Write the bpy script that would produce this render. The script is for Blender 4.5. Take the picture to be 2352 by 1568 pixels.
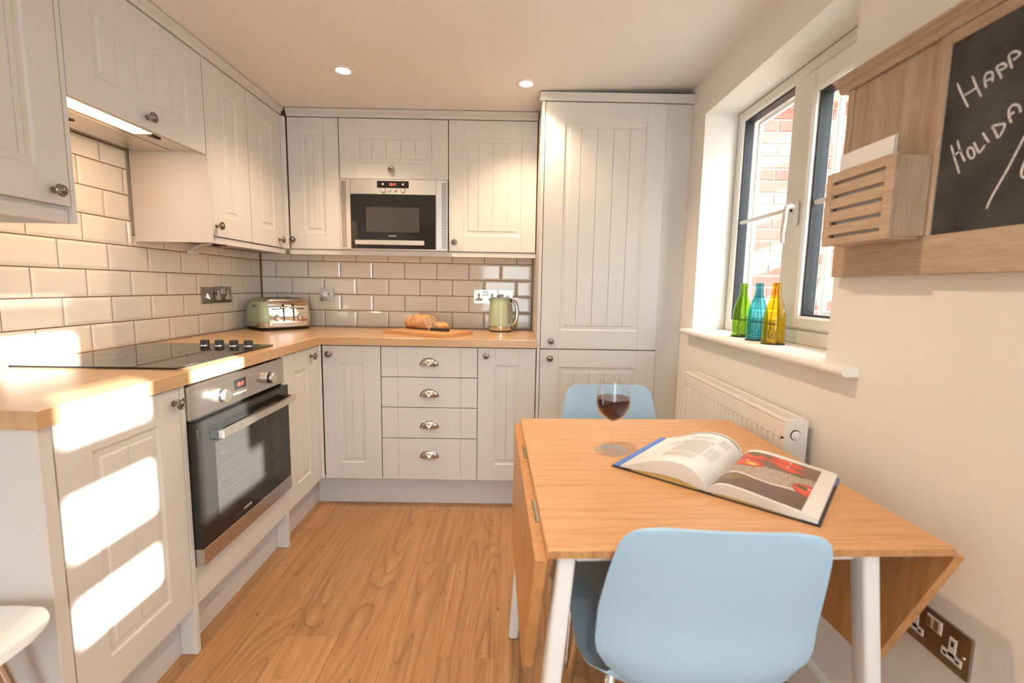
import bpy, bmesh, math, random
from mathutils import Vector, Matrix
random.seed(7)
for o in list(bpy.data.objects):
    bpy.data.objects.remove(o)
scene = bpy.context.scene
COL = scene.collection
PI = math.pi
def R(a): return math.radians(a)

# ------------------------------------------------------------------ camera
cam_d = bpy.data.cameras.new('camera'); cam = bpy.data.objects.new('camera', cam_d); COL.objects.link(cam)
yaw, pitch, roll = 0.0055, -0.1167, 0.0171
fw = Vector((math.sin(yaw)*math.cos(pitch), math.cos(yaw)*math.cos(pitch), math.sin(pitch)))
rt = Vector((math.cos(yaw), -math.sin(yaw), 0)); up = rt.cross(fw)
rt2 = rt*math.cos(roll)+up*math.sin(roll); up2 = -rt*math.sin(roll)+up*math.cos(roll)
M3 = Matrix((rt2, up2, -fw)).transposed()
cam.matrix_world = Matrix.Translation((1.57196, -2.94911, 1.17176)) @ M3.to_4x4()
cam_d.sensor_fit = 'HORIZONTAL'; cam_d.sensor_width = 36.0; cam_d.lens = 16.282
cam_d.clip_start = 0.02
cam_d.dof.use_dof = True; cam_d.dof.focus_distance = 2.35; cam_d.dof.aperture_fstop = 3.2
scene.camera = cam

# ------------------------------------------------------------------ world, sun, exposure
SUN_DIR = Vector((-1.0, 0.73, -0.36)).normalized()
world = bpy.data.worlds.new('world'); scene.world = world; world.use_nodes = True
wn = world.node_tree; wn.nodes.clear()
wo = wn.nodes.new('ShaderNodeOutputWorld'); wb = wn.nodes.new('ShaderNodeBackground')
wb.inputs['Color'].default_value = (.84, .92, 1.0, 1); wb.inputs['Strength'].default_value = 3.7
wn.links.new(wb.outputs[0], wo.inputs['Surface'])
sd = bpy.data.lights.new('sun', 'SUN'); sd.energy = 15.0; sd.angle = R(0.9); sd.color = (1.0, 0.985, 0.97)
sun = bpy.data.objects.new('sun', sd); COL.objects.link(sun)
sun.location = (8, -6, 5); sun.rotation_euler = SUN_DIR.to_track_quat('-Z', 'Y').to_euler()
vs = scene.view_settings
vs.view_transform = 'Standard'; vs.look = 'None'; vs.gamma = 1.0; vs.use_curve_mapping = False
vs.exposure = 1.55
LAMP_WARM = (1.0, 0.74, 0.50)
DOWNLIGHT_W = 14.0
HOOD_W = 0.5

# ------------------------------------------------------------------ materials
MATS = {}
def nt(name):
    m = bpy.data.materials.new(name); m.use_nodes = True
    n = m.node_tree; b = n.nodes['Principled BSDF']
    return m, n, b
def pm(name, col, rough=0.5, metal=0.0, var=0.0, vscale=8.0, bump=0.0, bscale=60.0, coat=0.0, spec=0.5, aniso=None, sss=0):
    m, n, b = nt(name)
    b.inputs['Base Color'].default_value = (*col, 1); b.inputs['Roughness'].default_value = rough
    b.inputs['Metallic'].default_value = metal; b.inputs['Specular IOR Level'].default_value = spec
    b.inputs['Coat Weight'].default_value = coat; b.inputs['Coat Roughness'].default_value = 0.08
    tc = n.nodes.new('ShaderNodeTexCoord')
    if var > 0:
        mp = n.nodes.new('ShaderNodeMapping'); n.links.new(tc.outputs['Object'], mp.inputs[0])
        if aniso: mp.inputs['Scale'].default_value = aniso
        nz = n.nodes.new('ShaderNodeTexNoise'); nz.inputs['Scale'].default_value = vscale; nz.inputs['Detail'].default_value = 5
        n.links.new(mp.outputs[0], nz.inputs['Vector'])
        mr = n.nodes.new('ShaderNodeMapRange'); mr.inputs['From Min'].default_value = .3; mr.inputs['From Max'].default_value = .7
        mr.inputs['To Min'].default_value = 1-var; mr.inputs['To Max'].default_value = 1+var
        n.links.new(nz.outputs['Fac'], mr.inputs['Value'])
        mx = n.nodes.new('ShaderNodeMix'); mx.data_type = 'RGBA'; mx.blend_type = 'MULTIPLY'; mx.inputs[0].default_value = 1
        mx.inputs[6].default_value = (*col, 1); n.links.new(mr.outputs[0], mx.inputs[7]); n.links.new(mx.outputs[2], b.inputs['Base Color'])
    if bump > 0:
        nb = n.nodes.new('ShaderNodeTexNoise'); nb.inputs['Scale'].default_value = bscale; nb.inputs['Detail'].default_value = 3
        n.links.new(tc.outputs['Object'], nb.inputs['Vector'])
        bp = n.nodes.new('ShaderNodeBump'); bp.inputs['Strength'].default_value = bump; bp.inputs['Distance'].default_value = 0.002
        n.links.new(nb.outputs['Fac'], bp.inputs['Height']); n.links.new(bp.outputs[0], b.inputs['Normal'])
    MATS[name] = m; return m
def wood(name, dark, mid, light, scale=(30, 2, 30), rough=0.4, rings=0.0, ringfreq=14, ringscale=(5, .55, 5), fine=0.5, spots=0.0, objrand=0.0, coat=0.0):
    """grain runs along local Y of the mapping (scale small along the grain)"""
    m, n, b = nt(name); L = n.links.new
    b.inputs['Roughness'].default_value = rough; b.inputs['Coat Weight'].default_value = coat; b.inputs['Coat Roughness'].default_value = .15
    tc = n.nodes.new('ShaderNodeTexCoord')
    vec = tc.outputs['Object']
    if objrand:
        oi = n.nodes.new('ShaderNodeObjectInfo')
        mu = n.nodes.new('ShaderNodeMath'); mu.operation = 'MULTIPLY'; mu.inputs[1].default_value = 91.0; L(oi.outputs['Random'], mu.inputs[0])
        ad = n.nodes.new('ShaderNodeVectorMath'); ad.operation = 'ADD'; L(vec, ad.inputs[0]); L(mu.outputs[0], ad.inputs[1]); vec = ad.outputs[0]
    def mapn(s):
        mp = n.nodes.new('ShaderNodeMapping'); mp.inputs['Scale'].default_value = s; L(vec, mp.inputs[0]); return mp.outputs[0]
    n1 = n.nodes.new('ShaderNodeTexNoise'); n1.inputs['Scale'].default_value = 1; n1.inputs['Detail'].default_value = 6; n1.inputs['Roughness'].default_value = .62
    L(mapn(scale), n1.inputs['Vector'])
    n2 = n.nodes.new('ShaderNodeTexNoise'); n2.inputs['Scale'].default_value = 1; n2.inputs['Detail'].default_value = 3
    L(mapn(tuple(s*7 for s in scale)), n2.inputs['Vector'])
    mixf = n.nodes.new('ShaderNodeMix'); mixf.inputs[0].default_value = fine*0.5; L(n1.outputs['Fac'], mixf.inputs[2]); L(n2.outputs['Fac'], mixf.inputs[3])
    fac = mixf.outputs[0]
    cr = n.nodes.new('ShaderNodeValToRGB'); e = cr.color_ramp.elements
    e[0].position = .30; e[0].color = (*dark, 1); e[1].position = .72; e[1].color = (*light, 1)
    em = e.new(.5); em.color = (*mid, 1)
    L(fac, cr.inputs[0]); out = cr.outputs[0]
    if rings > 0:
        n3 = n.nodes.new('ShaderNodeTexNoise'); n3.inputs['Scale'].default_value = 1; n3.inputs['Detail'].default_value = 1.6; n3.inputs['Roughness'].default_value = .35
        n3.inputs['Distortion'].default_value = .25
        L(mapn(ringscale), n3.inputs['Vector'])
        mu2 = n.nodes.new('ShaderNodeMath'); mu2.operation = 'MULTIPLY'; mu2.inputs[1].default_value = ringfreq; L(n3.outputs['Fac'], mu2.inputs[0])
        fr = n.nodes.new('ShaderNodeMath'); fr.operation = 'FRACT'; L(mu2.outputs[0], fr.inputs[0])
        r2 = n.nodes.new('ShaderNodeValToRGB'); q = r2.color_ramp.elements
        q[0].position = 0; q[0].color = (.45, .45, .45, 1); q[1].position = .55; q[1].color = (0, 0, 0, 1)
        q2 = q.new(.9); q2.color = (.2, .2, .2, 1); q3 = q.new(1.0); q3.color = (1, 1, 1, 1)
        L(fr.outputs[0], r2.inputs[0])
        # ring lines only where a low noise is high, so that plain areas stay
        n4 = n.nodes.new('ShaderNodeTexNoise'); n4.inputs['Scale'].default_value = 1; n4.inputs['Detail'].default_value = 1
        L(mapn((ringscale[0]*1.1, ringscale[1]*1.0, ringscale[2])), n4.inputs['Vector'])
        mr = n.nodes.new('ShaderNodeMapRange'); mr.inputs['From Min'].default_value = .42; mr.inputs['From Max'].default_value = .6; L(n4.outputs['Fac'], mr.inputs['Value'])
        mm = n.nodes.new('ShaderNodeMath'); mm.operation = 'MULTIPLY'; L(r2.outputs[0], mm.inputs[0]); L(mr.outputs[0], mm.inputs[1])
        mm2 = n.nodes.new('ShaderNodeMath'); mm2.operation = 'MULTIPLY'; mm2.inputs[1].default_value = rings; L(mm.outputs[0], mm2.inputs[0])
        mx = n.nodes.new('ShaderNodeMix'); mx.data_type = 'RGBA'; L(mm2.outputs[0], mx.inputs[0]); L(out, mx.inputs[6]); mx.inputs[7].default_value = (dark[0]*.55, dark[1]*.5, dark[2]*.45, 1)
        out = mx.outputs[2]
    if spots > 0:
        v = n.nodes.new('ShaderNodeTexVoronoi'); v.inputs['Scale'].default_value = 1; L(mapn((16, 7, 16)), v.inputs['Vector'])
        lt = n.nodes.new('ShaderNodeMapRange'); lt.inputs['From Min'].default_value = .085; lt.inputs['From Max'].default_value = .04; L(v.outputs['Distance'], lt.inputs['Value'])
        ms = n.nodes.new('ShaderNodeMath'); ms.operation = 'MULTIPLY'; ms.inputs[1].default_value = spots; L(lt.outputs[0], ms.inputs[0])
        mx = n.nodes.new('ShaderNodeMix'); mx.data_type = 'RGBA'; L(ms.outputs[0], mx.inputs[0]); L(out, mx.inputs[6]); mx.inputs[7].default_value = (.06, .03, .015, 1)
        out = mx.outputs[2]
    if objrand:
        mr = n.nodes.new('ShaderNodeMapRange'); mr.inputs['To Min'].default_value = 1-objrand; mr.inputs['To Max'].default_value = 1+objrand; L(oi.outputs['Random'], mr.inputs['Value'])
        mx = n.nodes.new('ShaderNodeMix'); mx.data_type = 'RGBA'; mx.blend_type = 'MULTIPLY'; mx.inputs[0].default_value = 1; L(out, mx.inputs[6]); L(mr.outputs[0], mx.inputs[7]); out = mx.outputs[2]
    L(out, b.inputs['Base Color'])
    bp = n.nodes.new('ShaderNodeBump'); bp.inputs['Strength'].default_value = .12; bp.inputs['Distance'].default_value = .001
    L(fac, bp.inputs['Height']); L(bp.outputs[0], b.inputs['Normal'])
    MATS[name] = m; return m
def emit(name, col, s):
    m, n, b = nt(name); b.inputs['Base Color'].default_value = (*[c*.3 for c in col], 1)
    b.inputs['Emission Color'].default_value = (*col, 1); b.inputs['Emission Strength'].default_value = s
    MATS[name] = m; return m
def thin_glass(name, col=(1, 1, 1), rough=0.0, refl=1.0, haze=0.0):
    m, n, b = nt(name); n.nodes.remove(b); L = n.links.new
    out = n.nodes['Material Output']
    tr = n.nodes.new('ShaderNodeBsdfTransparent'); tr.inputs[0].default_value = (*col, 1)
    gl = n.nodes.new('ShaderNodeBsdfGlossy'); gl.inputs['Roughness'].default_value = rough
    lw = n.nodes.new('ShaderNodeLayerWeight'); lw.inputs['Blend'].default_value = .5     # Facing = 1 - |cos|
    pw = n.nodes.new('ShaderNodeMath'); pw.operation = 'POWER'; pw.inputs[1].default_value = 5.0; L(lw.outputs['Facing'], pw.inputs[0])
    mu = n.nodes.new('ShaderNodeMath'); mu.operation = 'MULTIPLY_ADD'; mu.inputs[1].default_value = .9*refl; mu.inputs[2].default_value = .03*refl; mu.use_clamp = True; L(pw.outputs[0], mu.inputs[0])
    mx = n.nodes.new('ShaderNodeMixShader'); L(mu.outputs[0], mx.inputs[0]); L(tr.outputs[0], mx.inputs[1]); L(gl.outputs[0], mx.inputs[2])
    last = mx
    if haze > 0:
        df = n.nodes.new('ShaderNodeBsdfTranslucent'); df.inputs[0].default_value = (*[min(1, c*1.0) for c in col], 1)
        m2 = n.nodes.new('ShaderNodeMixShader'); m2.inputs[0].default_value = haze; L(mx.outputs[0], m2.inputs[1]); L(df.outputs[0], m2.inputs[2]); last = m2
    L(last.outputs[0], out.inputs['Surface'])
    MATS[name] = m; return m

PAINT = pm('cabinet_paint', (.655, .628, .588), .42, var=.012, vscale=3, spec=.45)
PAINT_SIDE = pm('cabinet_carcass', (.64, .61, .575), .5)
PLINTH = pm('plinth_grey', (.60, .575, .56), .45)
WALL = pm('wall_cream', (.80, .77, .715), .75, var=.02, vscale=2.5, bump=.12, bscale=90)
CEIL = pm('ceiling_white', (.82, .795, .765), .8, var=.015, vscale=2, bump=.1, bscale=60)
REVEAL = pm('reveal_white', (.84, .82, .77), .6)
TILE = pm('tile_cream_glaze', (.85, .79, .685), .08, var=.02, vscale=5, bump=.05, bscale=18, spec=.55)
GROUT = pm('grout_brown', (.27, .155, .08), .85, var=.12, vscale=30)
OAK = wood('worktop_oak', (.47, .275, .135), (.57, .355, .185), (.64, .425, .24), (26, 26, 26), .28, fine=.7)
OAK_X = wood('worktop_oak_along_x', (.47, .275, .135), (.57, .355, .185), (.64, .425, .24), (2.2, 42, 42), .28, fine=.7)
OAK_Y = wood('worktop_oak_along_y', (.47, .275, .135), (.57, .355, .185), (.64, .425, .24), (42, 2.2, 42), .28, fine=.7)
BAMBOO_X = wood('bamboo_x', (.47, .235, .092), (.62, .335, .148), (.69, .395, .185), (5, 75, 75), .33, fine=.35)
BAMBOO_END = wood('bamboo_end', (.36, .16, .05), (.50, .25, .10), (.58, .31, .14), (120, 30, 9), .45, fine=.3)
BAMBOO_Z = wood('bamboo_z', (.40, .17, .05), (.55, .27, .095), (.63, .33, .13), (60, 60, 3), .38, fine=.4)
FLOORW = wood('floor_chestnut', (.28, .128, .048), (.41, .212, .088), (.50, .28, .125), (46, 2.2, 46), .36, rings=.75, ringfreq=24, ringscale=(5.0, .62, 5), fine=.6, spots=.8, objrand=.07)
BOARDW = wood('organiser_wood', (.36, .25, .165), (.47, .345, .24), (.58, .46, .35), (40, 3, 3), .7, fine=.8)
BOARDW_Z = wood('organiser_wood_upright', (.36, .25, .165), (.47, .345, .24), (.58, .46, .35), (30, 30, 2.5), .7, fine=.8)
BOARDW_Y = wood('organiser_wood_across', (.36, .25, .165), (.47, .345, .24), (.60, .48, .37), (30, 2.5, 30), .7, fine=.8)
CUTW = wood('chopping_board_wood', (.46, .22, .09), (.60, .31, .135), (.68, .38, .18), (3, 40, 40), .5, fine=.6)
STEEL = pm('brushed_steel', (.56, .53, .49), .32, 1.0, var=.07, vscale=1.0, aniso=(3, 120, 160))
STEEL_LT = pm('satin_silver', (.72, .68, .62), .34, 1.0)
CHROME = pm('chrome', (.80, .79, .78), .06, 1.0)
PEWTER = pm('pewter_knob', (.26, .24, .215), .34, 1.0, var=.2, vscale=60)
CUPMET = pm('cup_handle_metal', (.60, .58, .55), .24, 1.0)
BLACKGL = pm('black_glass', (.012, .012, .013), .04, 0, spec=.6)
OVENGL = pm('oven_glass', (.018, .017, .016), .05, 0, spec=.4)
BLACKPL = pm('black_plastic', (.018, .018, .018), .42)
DARKGAP = pm('dark_gap', (.05, .045, .04), .8)
WHITEPL = pm('white_plastic', (.80, .79, .76), .35)
UPVC = pm('white_upvc', (.80, .785, .73), .28)
GASKET = pm('black_gasket', (.02, .022, .025), .6)
RADW = pm('radiator_white', (.80, .775, .72), .35)
BLUE = pm('sky_blue_shell', (.38, .57, .74), .42, bump=.1, bscale=300)
LEGW = pm('table_leg_white', (.80, .80, .79), .4)
SAGE = pm('sage_enamel', (.44, .53, .35), .35, coat=.2)
CRUST = pm('bread_crust', (.60, .34, .16), .75, var=.35, vscale=40, bump=.5, bscale=120)
CRUMB = pm('bread_crumb', (.66, .50, .31), .9, var=.18, vscale=90, bump=.6, bscale=160)
CRUMBHOLE = pm('bread_hole', (.22, .12, .06), .95)
PAPER = pm('paper_white', (.78, .78, .775), .55)
CHALKB = pm('chalkboard', (.048, .047, .046), .8, var=.6, vscale=9)
CHALK = pm('chalk', (.60, .59, .58), .95, var=.3, vscale=160)
BRASS = pm('tarnished_hinge', (.38, .36, .30), .4, 1.0)
BRICKM = None
def brickmat():
    m, n, b = nt('red_brick'); L = n.links.new
    oi = n.nodes.new('ShaderNodeObjectInfo'); cr = n.nodes.new('ShaderNodeValToRGB'); e = cr.color_ramp.elements
    e[0].color = (.32, .125, .095, 1); e[1].color = (.44, .20, .155, 1); L(oi.outputs['Random'], cr.inputs[0])
    tc = n.nodes.new('ShaderNodeTexCoord'); nz = n.nodes.new('ShaderNodeTexNoise'); nz.inputs['Scale'].default_value = 25; nz.inputs['Detail'].default_value = 6
    L(tc.outputs['Object'], nz.inputs['Vector'])
    mx = n.nodes.new('ShaderNodeMix'); mx.data_type = 'RGBA'; mx.blend_type = 'MULTIPLY'; mx.inputs[0].default_value = .3; L(cr.outputs[0], mx.inputs[6]); L(nz.outputs['Fac'], mx.inputs[7])
    L(mx.outputs[2], b.inputs['Base Color']); b.inputs['Roughness'].default_value = .9
    return m
BRICKM = brickmat()
RENDER_W = pm('sun_block_render', (.62, .55, .45), .9, var=.06, vscale=3)
MORTAR = pm('mortar', (.50, .43, .35), .95, var=.1, vscale=20)
TIMBER = pm('outdoor_timber', (.36, .20, .09), .8, var=.2, vscale=12)
PAVING = pm('outdoor_paving', (.42, .40, .37), .9, var=.1, vscale=4)
GLASS = thin_glass('window_glass', (.97, .985, .98), refl=1.0)
RED_LED = emit('red_led', (1.0, .06, .03), 3.0)
LAMPGLOW = emit('lamp_glow', (1.0, .86, .68), 22.0)
HOODGLOW = emit('hood_lamp_glow', (1.0, .70, .42), 3.0)
PRINT = pm('printed_grey', (.25, .24, .24), .7)
NAVY = pm('printed_navy', (.06, .08, .10), .4)
COVERB = pm('cover_blue', (.10, .22, .62), .35)
COVERK = pm('cover_black', (.02, .02, .025), .35)
YELLOWP = pm('endpaper_yellow', (.62, .44, .14), .6)

# ------------------------------------------------------------------ geometry helpers
class MB:
    def __init__(s): s.v = []; s.f = []; s.sm = []
    def add(s, vs, fs, smooth=False):
        o = len(s.v); s.v += [tuple(x) for x in vs]
        for f in fs: s.f.append(tuple(i+o for i in f)); s.sm.append(smooth)
        return s
    def box(s, x0, x1, y0, y1, z0, z1, c=0.0):
        x0, x1 = min(x0, x1), max(x0, x1); y0, y1 = min(y0, y1), max(y0, y1); z0, z1 = min(z0, z1), max(z0, z1)
        if c <= 0:
            V = [(x, y, z) for z in (z0, z1) for y in (y0, y1) for x in (x0, x1)]
            return s.add(V, [(0, 2, 3, 1), (4, 5, 7, 6), (0, 1, 5, 4), (2, 6, 7, 3), (0, 4, 6, 2), (1, 3, 7, 5)])
        c = min(c, (x1-x0)*.45, (y1-y0)*.45, (z1-z0)*.45)
        V = []; idx = {}
        for ix, (X, sx) in enumerate(((x0, 1), (x1, -1))):
            for iy, (Y, sy) in enumerate(((y0, 1), (y1, -1))):
                for iz, (Z, sz) in enumerate(((z0, 1), (z1, -1))):
                    for a, p in enumerate(((X, Y+sy*c, Z+sz*c), (X+sx*c, Y, Z+sz*c), (X+sx*c, Y+sy*c, Z))):
                        idx[(ix, iy, iz, a)] = len(V); V.append(p)
        I = lambda *k: idx[k]
        F = []
        for ix in (0, 1):
            q = [I(ix, 0, 0, 0), I(ix, 1, 0, 0), I(ix, 1, 1, 0), I(ix, 0, 1, 0)]; F.append(q if ix else q[::-1])
        for iy in (0, 1):
            q = [I(0, iy, 0, 1), I(1, iy, 0, 1), I(1, iy, 1, 1), I(0, iy, 1, 1)]; F.append(q[::-1] if iy else q)
        for iz in (0, 1):
            q = [I(0, 0, iz, 2), I(1, 0, iz, 2), I(1, 1, iz, 2), I(0, 1, iz, 2)]; F.append(q if iz else q[::-1])
        for ix in (0, 1):
            for iy in (0, 1):
                q = [I(ix, iy, 0, 0), I(ix, iy, 1, 0), I(ix, iy, 1, 1), I(ix, iy, 0, 1)]; F.append(q if (ix+iy) % 2 == 1 else q[::-1])
        for ix in (0, 1):
            for iz in (0, 1):
                q = [I(ix, 0, iz, 0), I(ix, 1, iz, 0), I(ix, 1, iz, 2), I(ix, 0, iz, 2)]; F.append(q if (ix+iz) % 2 == 0 else q[::-1])
        for iy in (0, 1):
            for iz in (0, 1):
                q = [I(0, iy, iz, 1), I(1, iy, iz, 1), I(1, iy, iz, 2), I(0, iy, iz, 2)]; F.append(q if (iy+iz) % 2 == 1 else q[::-1])
        for ix in (0, 1):
            for iy in (0, 1):
                for iz in (0, 1):
                    q = [I(ix, iy, iz, 0), I(ix, iy, iz, 1), I(ix, iy, iz, 2)]; F.append(q if (ix+iy+iz) % 2 == 0 else q[::-1])
        return s.add(V, F)
    def lathe(s, prof, n=24, c=(0, 0, 0), axis='z', cap=True):
        """prof: list of (r, h) ; axis z up, or '-y' with h growing towards -y"""
        V = []; F = []
        for r, h in prof:
            for i in range(n):
                a = 2*PI*i/n; p = (r*math.cos(a), r*math.sin(a), h)
                if axis == '-y': p = (p[0], -p[2], p[1])
                elif axis == 'x': p = (p[2], p[0], p[1])
                elif axis == '-x': p = (-p[2], p[1], p[0])
                V.append((p[0]+c[0], p[1]+c[1], p[2]+c[2]))
        for j in range(len(prof)-1):
            for i in range(n):
                k = (i+1) % n; F.append((j*n+i, j*n+k, (j+1)*n+k, (j+1)*n+i))
        s.add(V, F, True)
        if cap:
            if prof[0][0] > 1e-6: s.add([V[i] for i in range(n)], [tuple(reversed(range(n)))])
            if prof[-1][0] > 1e-6: s.add([V[(len(prof)-1)*n+i] for i in range(n)], [tuple(range(n))])
        return s
    def tube(s, pts, r, n=10, cap=True):
        pts = [Vector(p) for p in pts]; rr = r if isinstance(r, (list, tuple)) else [r]*len(pts)
        V = []; F = []; prev = None
        for i, p in enumerate(pts):
            if i == 0: t = pts[1]-pts[0]
            elif i == len(pts)-1: t = pts[-1]-pts[-2]
            else: t = (pts[i+1]-p).normalized()+(p-pts[i-1]).normalized()
            t.normalize()
            if prev is None:
                a = Vector((0, 0, 1)) if abs(t.z) < .9 else Vector((1, 0, 0)); u = t.cross(a).normalized()
            else:
                u = (prev - t*prev.dot(t)).normalized()
            prev = u; w = t.cross(u)
            for k in range(n):
                a = 2*PI*k/n; V.append(p+u*math.cos(a)*rr[i]+w*math.sin(a)*rr[i])
        for j in range(len(pts)-1):
            for i in range(n):
                k = (i+1) % n; F.append((j*n+i, j*n+k, (j+1)*n+k, (j+1)*n+i))
        s.add(V, F, True)
        if cap:
            s.add(V[:n], [tuple(reversed(range(n)))]); s.add(V[-n:], [tuple(range(n))])
        return s
    def prism(s, poly, d, axis='z', o=0.0, smooth=False):
        """extrude 2-D polygon; axis z: (x,y)->z from o to o+d ; axis y: (x,z)->y ; axis x: (y,z)->x"""
        n = len(poly)
        def P(p, h): return (p[0], p[1], h) if axis == 'z' else ((p[0], h, p[1]) if axis == 'y' else (h, p[0], p[1]))
        V = [P(p, o) for p in poly]+[P(p, o+d) for p in poly]
        s.add(V, [tuple(range(n))[::-1], tuple(range(n, 2*n))])
        s.add(V, [(i, (i+1) % n, n+(i+1) % n, n+i) for i in range(n)], smooth)
        return s
    def grid(s, P, smooth=True):
        r = len(P); c = len(P[0]); V = [p for row in P for p in row]
        return s.add(V, [(i*c+j, i*c+j+1, (i+1)*c+j+1, (i+1)*c+j) for i in range(r-1) for j in range(c-1)], smooth)
    def xf(s, M):
        s.v = [tuple(M @ Vector(v)) for v in s.v]; return s
    def mesh(s, name, mat, fix=True):
        me = bpy.data.meshes.new(name); me.from_pydata(s.v, [], s.f); me.validate()
        if any(s.sm):
            me.polygons.foreach_set('use_smooth', [True]*len(me.polygons))
        if fix:
            bm = bmesh.new(); bm.from_mesh(me)
            bmesh.ops.remove_doubles(bm, verts=bm.verts, dist=1e-6)
            bmesh.ops.recalc_face_normals(bm, faces=bm.faces); bm.to_mesh(me); bm.free()
        if any(s.sm): me.set_sharp_from_angle(angle=R(38))
        if mat: me.materials.append(mat)
        return me
    def build(s, name, mat, parent=None, fix=True):
        return link(name, s.mesh(name, mat, fix), parent)
def link(name, me, parent=None):
    o = bpy.data.objects.new(name, me); COL.objects.link(o); o.parent = parent; return o
def tag(o, label=None, cat=None, group=None, kind=None):
    if label: o['label'] = label
    if cat: o['category'] = cat
    if group: o['group'] = group
    if kind: o['kind'] = kind
    return o
def thing(name, label, cat, loc=(0, 0, 0), rz=0.0, group=None):
    o = bpy.data.objects.new(name, None); COL.objects.link(o); o.empty_display_size = .1
    o.location = loc; o.rotation_euler = (0, 0, rz); return tag(o, label, cat, group)
def struct(name, label, cat, mb, mat):
    return tag(mb.build(name, mat), label, cat, kind='structure')
def copy_tree(o, parent=None):
    c = o.copy(); COL.objects.link(c); c.parent = parent
    for ch in o.children: copy_tree(ch, c)
    return c
def text_mesh(s, size, ext=0.0003, align='CENTER', shear=0.0):
    cu = bpy.data.curves.new('t', 'FONT'); cu.body = s; cu.size = size; cu.extrude = ext; cu.align_x = align; cu.align_y = 'CENTER'; cu.shear = shear
    cu.resolution_u = 2
    o = bpy.data.objects.new('t', cu); COL.objects.link(o)
    dg = bpy.context.evaluated_depsgraph_get(); me = bpy.data.meshes.new_from_object(o.evaluated_get(dg)); 
    bpy.data.objects.remove(o); bpy.data.curves.remove(cu); return me
def text_obj(name, s, size, mat, parent, loc, rot=(PI/2, 0, 0), **k):
    me = text_mesh(s, size, **k); me.materials.clear(); me.materials.append(mat)
    o = link(name, me, parent); o.location = loc; o.rotation_euler = rot; return o
def rrect(x0, x1, y0, y1, r, n=5):
    out = []
    for cx, cy, a0 in ((x1-r, y0+r, -PI/2), (x1-r, y1-r, 0), (x0+r, y1-r, PI/2), (x0+r, y0+r, PI)):
        for i in range(n+1):
            a = a0+PI/2*i/n; out.append((cx+r*math.cos(a), cy+r*math.sin(a)))
    return out
def interp(tab, t):
    for i in range(len(tab)-1):
        a, b = tab[i], tab[i+1]
        if t <= b[0]:
            k = (t-a[0])/max(1e-9, b[0]-a[0]); return [x+(y-x)*k for x, y in zip(a[1:], b[1:])]
    return list(tab[-1][1:])
def smooth_path(pts, n=6):
    pts = [Vector(p) for p in pts]; out = []
    for i in range(len(pts)-1):
        p0 = pts[max(i-1, 0)]; p1 = pts[i]; p2 = pts[i+1]; p3 = pts[min(i+2, len(pts)-1)]
        for k in range(n):
            t = k/n
            out.append(.5*((2*p1)+(p2-p0)*t+(2*p0-5*p1+4*p2-p3)*t*t+(3*p1-p0-3*p2+p3)*t**3))
    out.append(pts[-1]); return out

# ------------------------------------------------------------------ room shell
XR, YB, YF = 2.445, 0.0, -5.4         # right wall, back wall, wall behind the camera
ZC = 2.107
WT = 0.17
# floor: slab + planks
floor = struct('floor', 'chestnut brown wood plank floor', 'floor', MB().box(-.02, XR+.02, YF, YB+.02, -.12, -.013), DARKGAP)
PW = .175
ends = {0: -1.603, -1: -1.088, -2: -1.85, -3: -1.52, -4: -1.195, -5: -.823, -6: -1.4, -7: -.9, 1: -1.331, 2: -.95, 3: -1.72, 4: -1.2, 5: -1.5, 6: -1.0}
for k in range(-8, 7):
    x0 = 1.365+PW*k; x1 = x0+PW; x0 = max(x0, 0.0); x1 = min(x1, XR)
    if x1-x0 < .01: continue
    e = ends.get(k, -1.1); ys = sorted([y for y in (e+1.22*i for i in range(-5, 3)) if YF < y < -.02]+[YF, 0.0])
    for a, b_ in zip(ys[:-1], ys[1:]):
        if b_-a < .03: continue
        pl = MB().box(-(x1-x0)/2+.0002, (x1-x0)/2-.0002, -(b_-a)/2+.0002, (b_-a)/2-.0002, -.012, 0, .0007).build('plank', FLOORW, floor)
        pl.location = ((x0+x1)/2, (a+b_)/2, 0)
# ceiling: a little higher over the window side
cm = MB(); prof = [(-.1, ZC), (1.66, ZC), (XR+.02, ZC+.034)]
cm.prism(prof+[(XR+.02, 2.4), (-.1, 2.4)], -YF+.2, 'y', YF-.1)
ceiling = struct('ceiling', 'smooth white painted ceiling', 'ceiling', cm, CEIL)
# left and back wall
wl = struct('wall_left', 'left kitchen wall with cream tile splashback', 'wall', MB().box(-.15, -.004, YF-.1, YB+.15, -.1, 2.3), WALL)
wb_ = struct('wall_back', 'back kitchen wall with cream tile splashback', 'wall', MB().box(-.004, XR+WT, .004, .15, -.1, 2.3), WALL)
# right wall with two window openings
W1 = (-1.69, -.742, .985, 1.968)       # y0, y1, z0, z1
W2 = (-3.448, -2.47, .985, 2.07)
wr = MB()
def wall_with_holes(mb, x0, x1, ya, yb, za, zb, holes):
    holes = sorted(holes); y = ya
    for h in holes:
        mb.box(x0, x1, y, h[0], za, zb); mb.box(x0, x1, h[0], h[1], za, h[2]); mb.box(x0, x1, h[0], h[1], h[3], zb); y = h[1]
    mb.box(x0, x1, y, yb, za, zb)
wall_with_holes(wr, XR, XR+WT, YF-.1, YB+.004, -.1, 2.3, [W1, W2])
wr_o = struct('wall_right', 'cream painted wall with the window', 'wall', wr, WALL)
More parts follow.
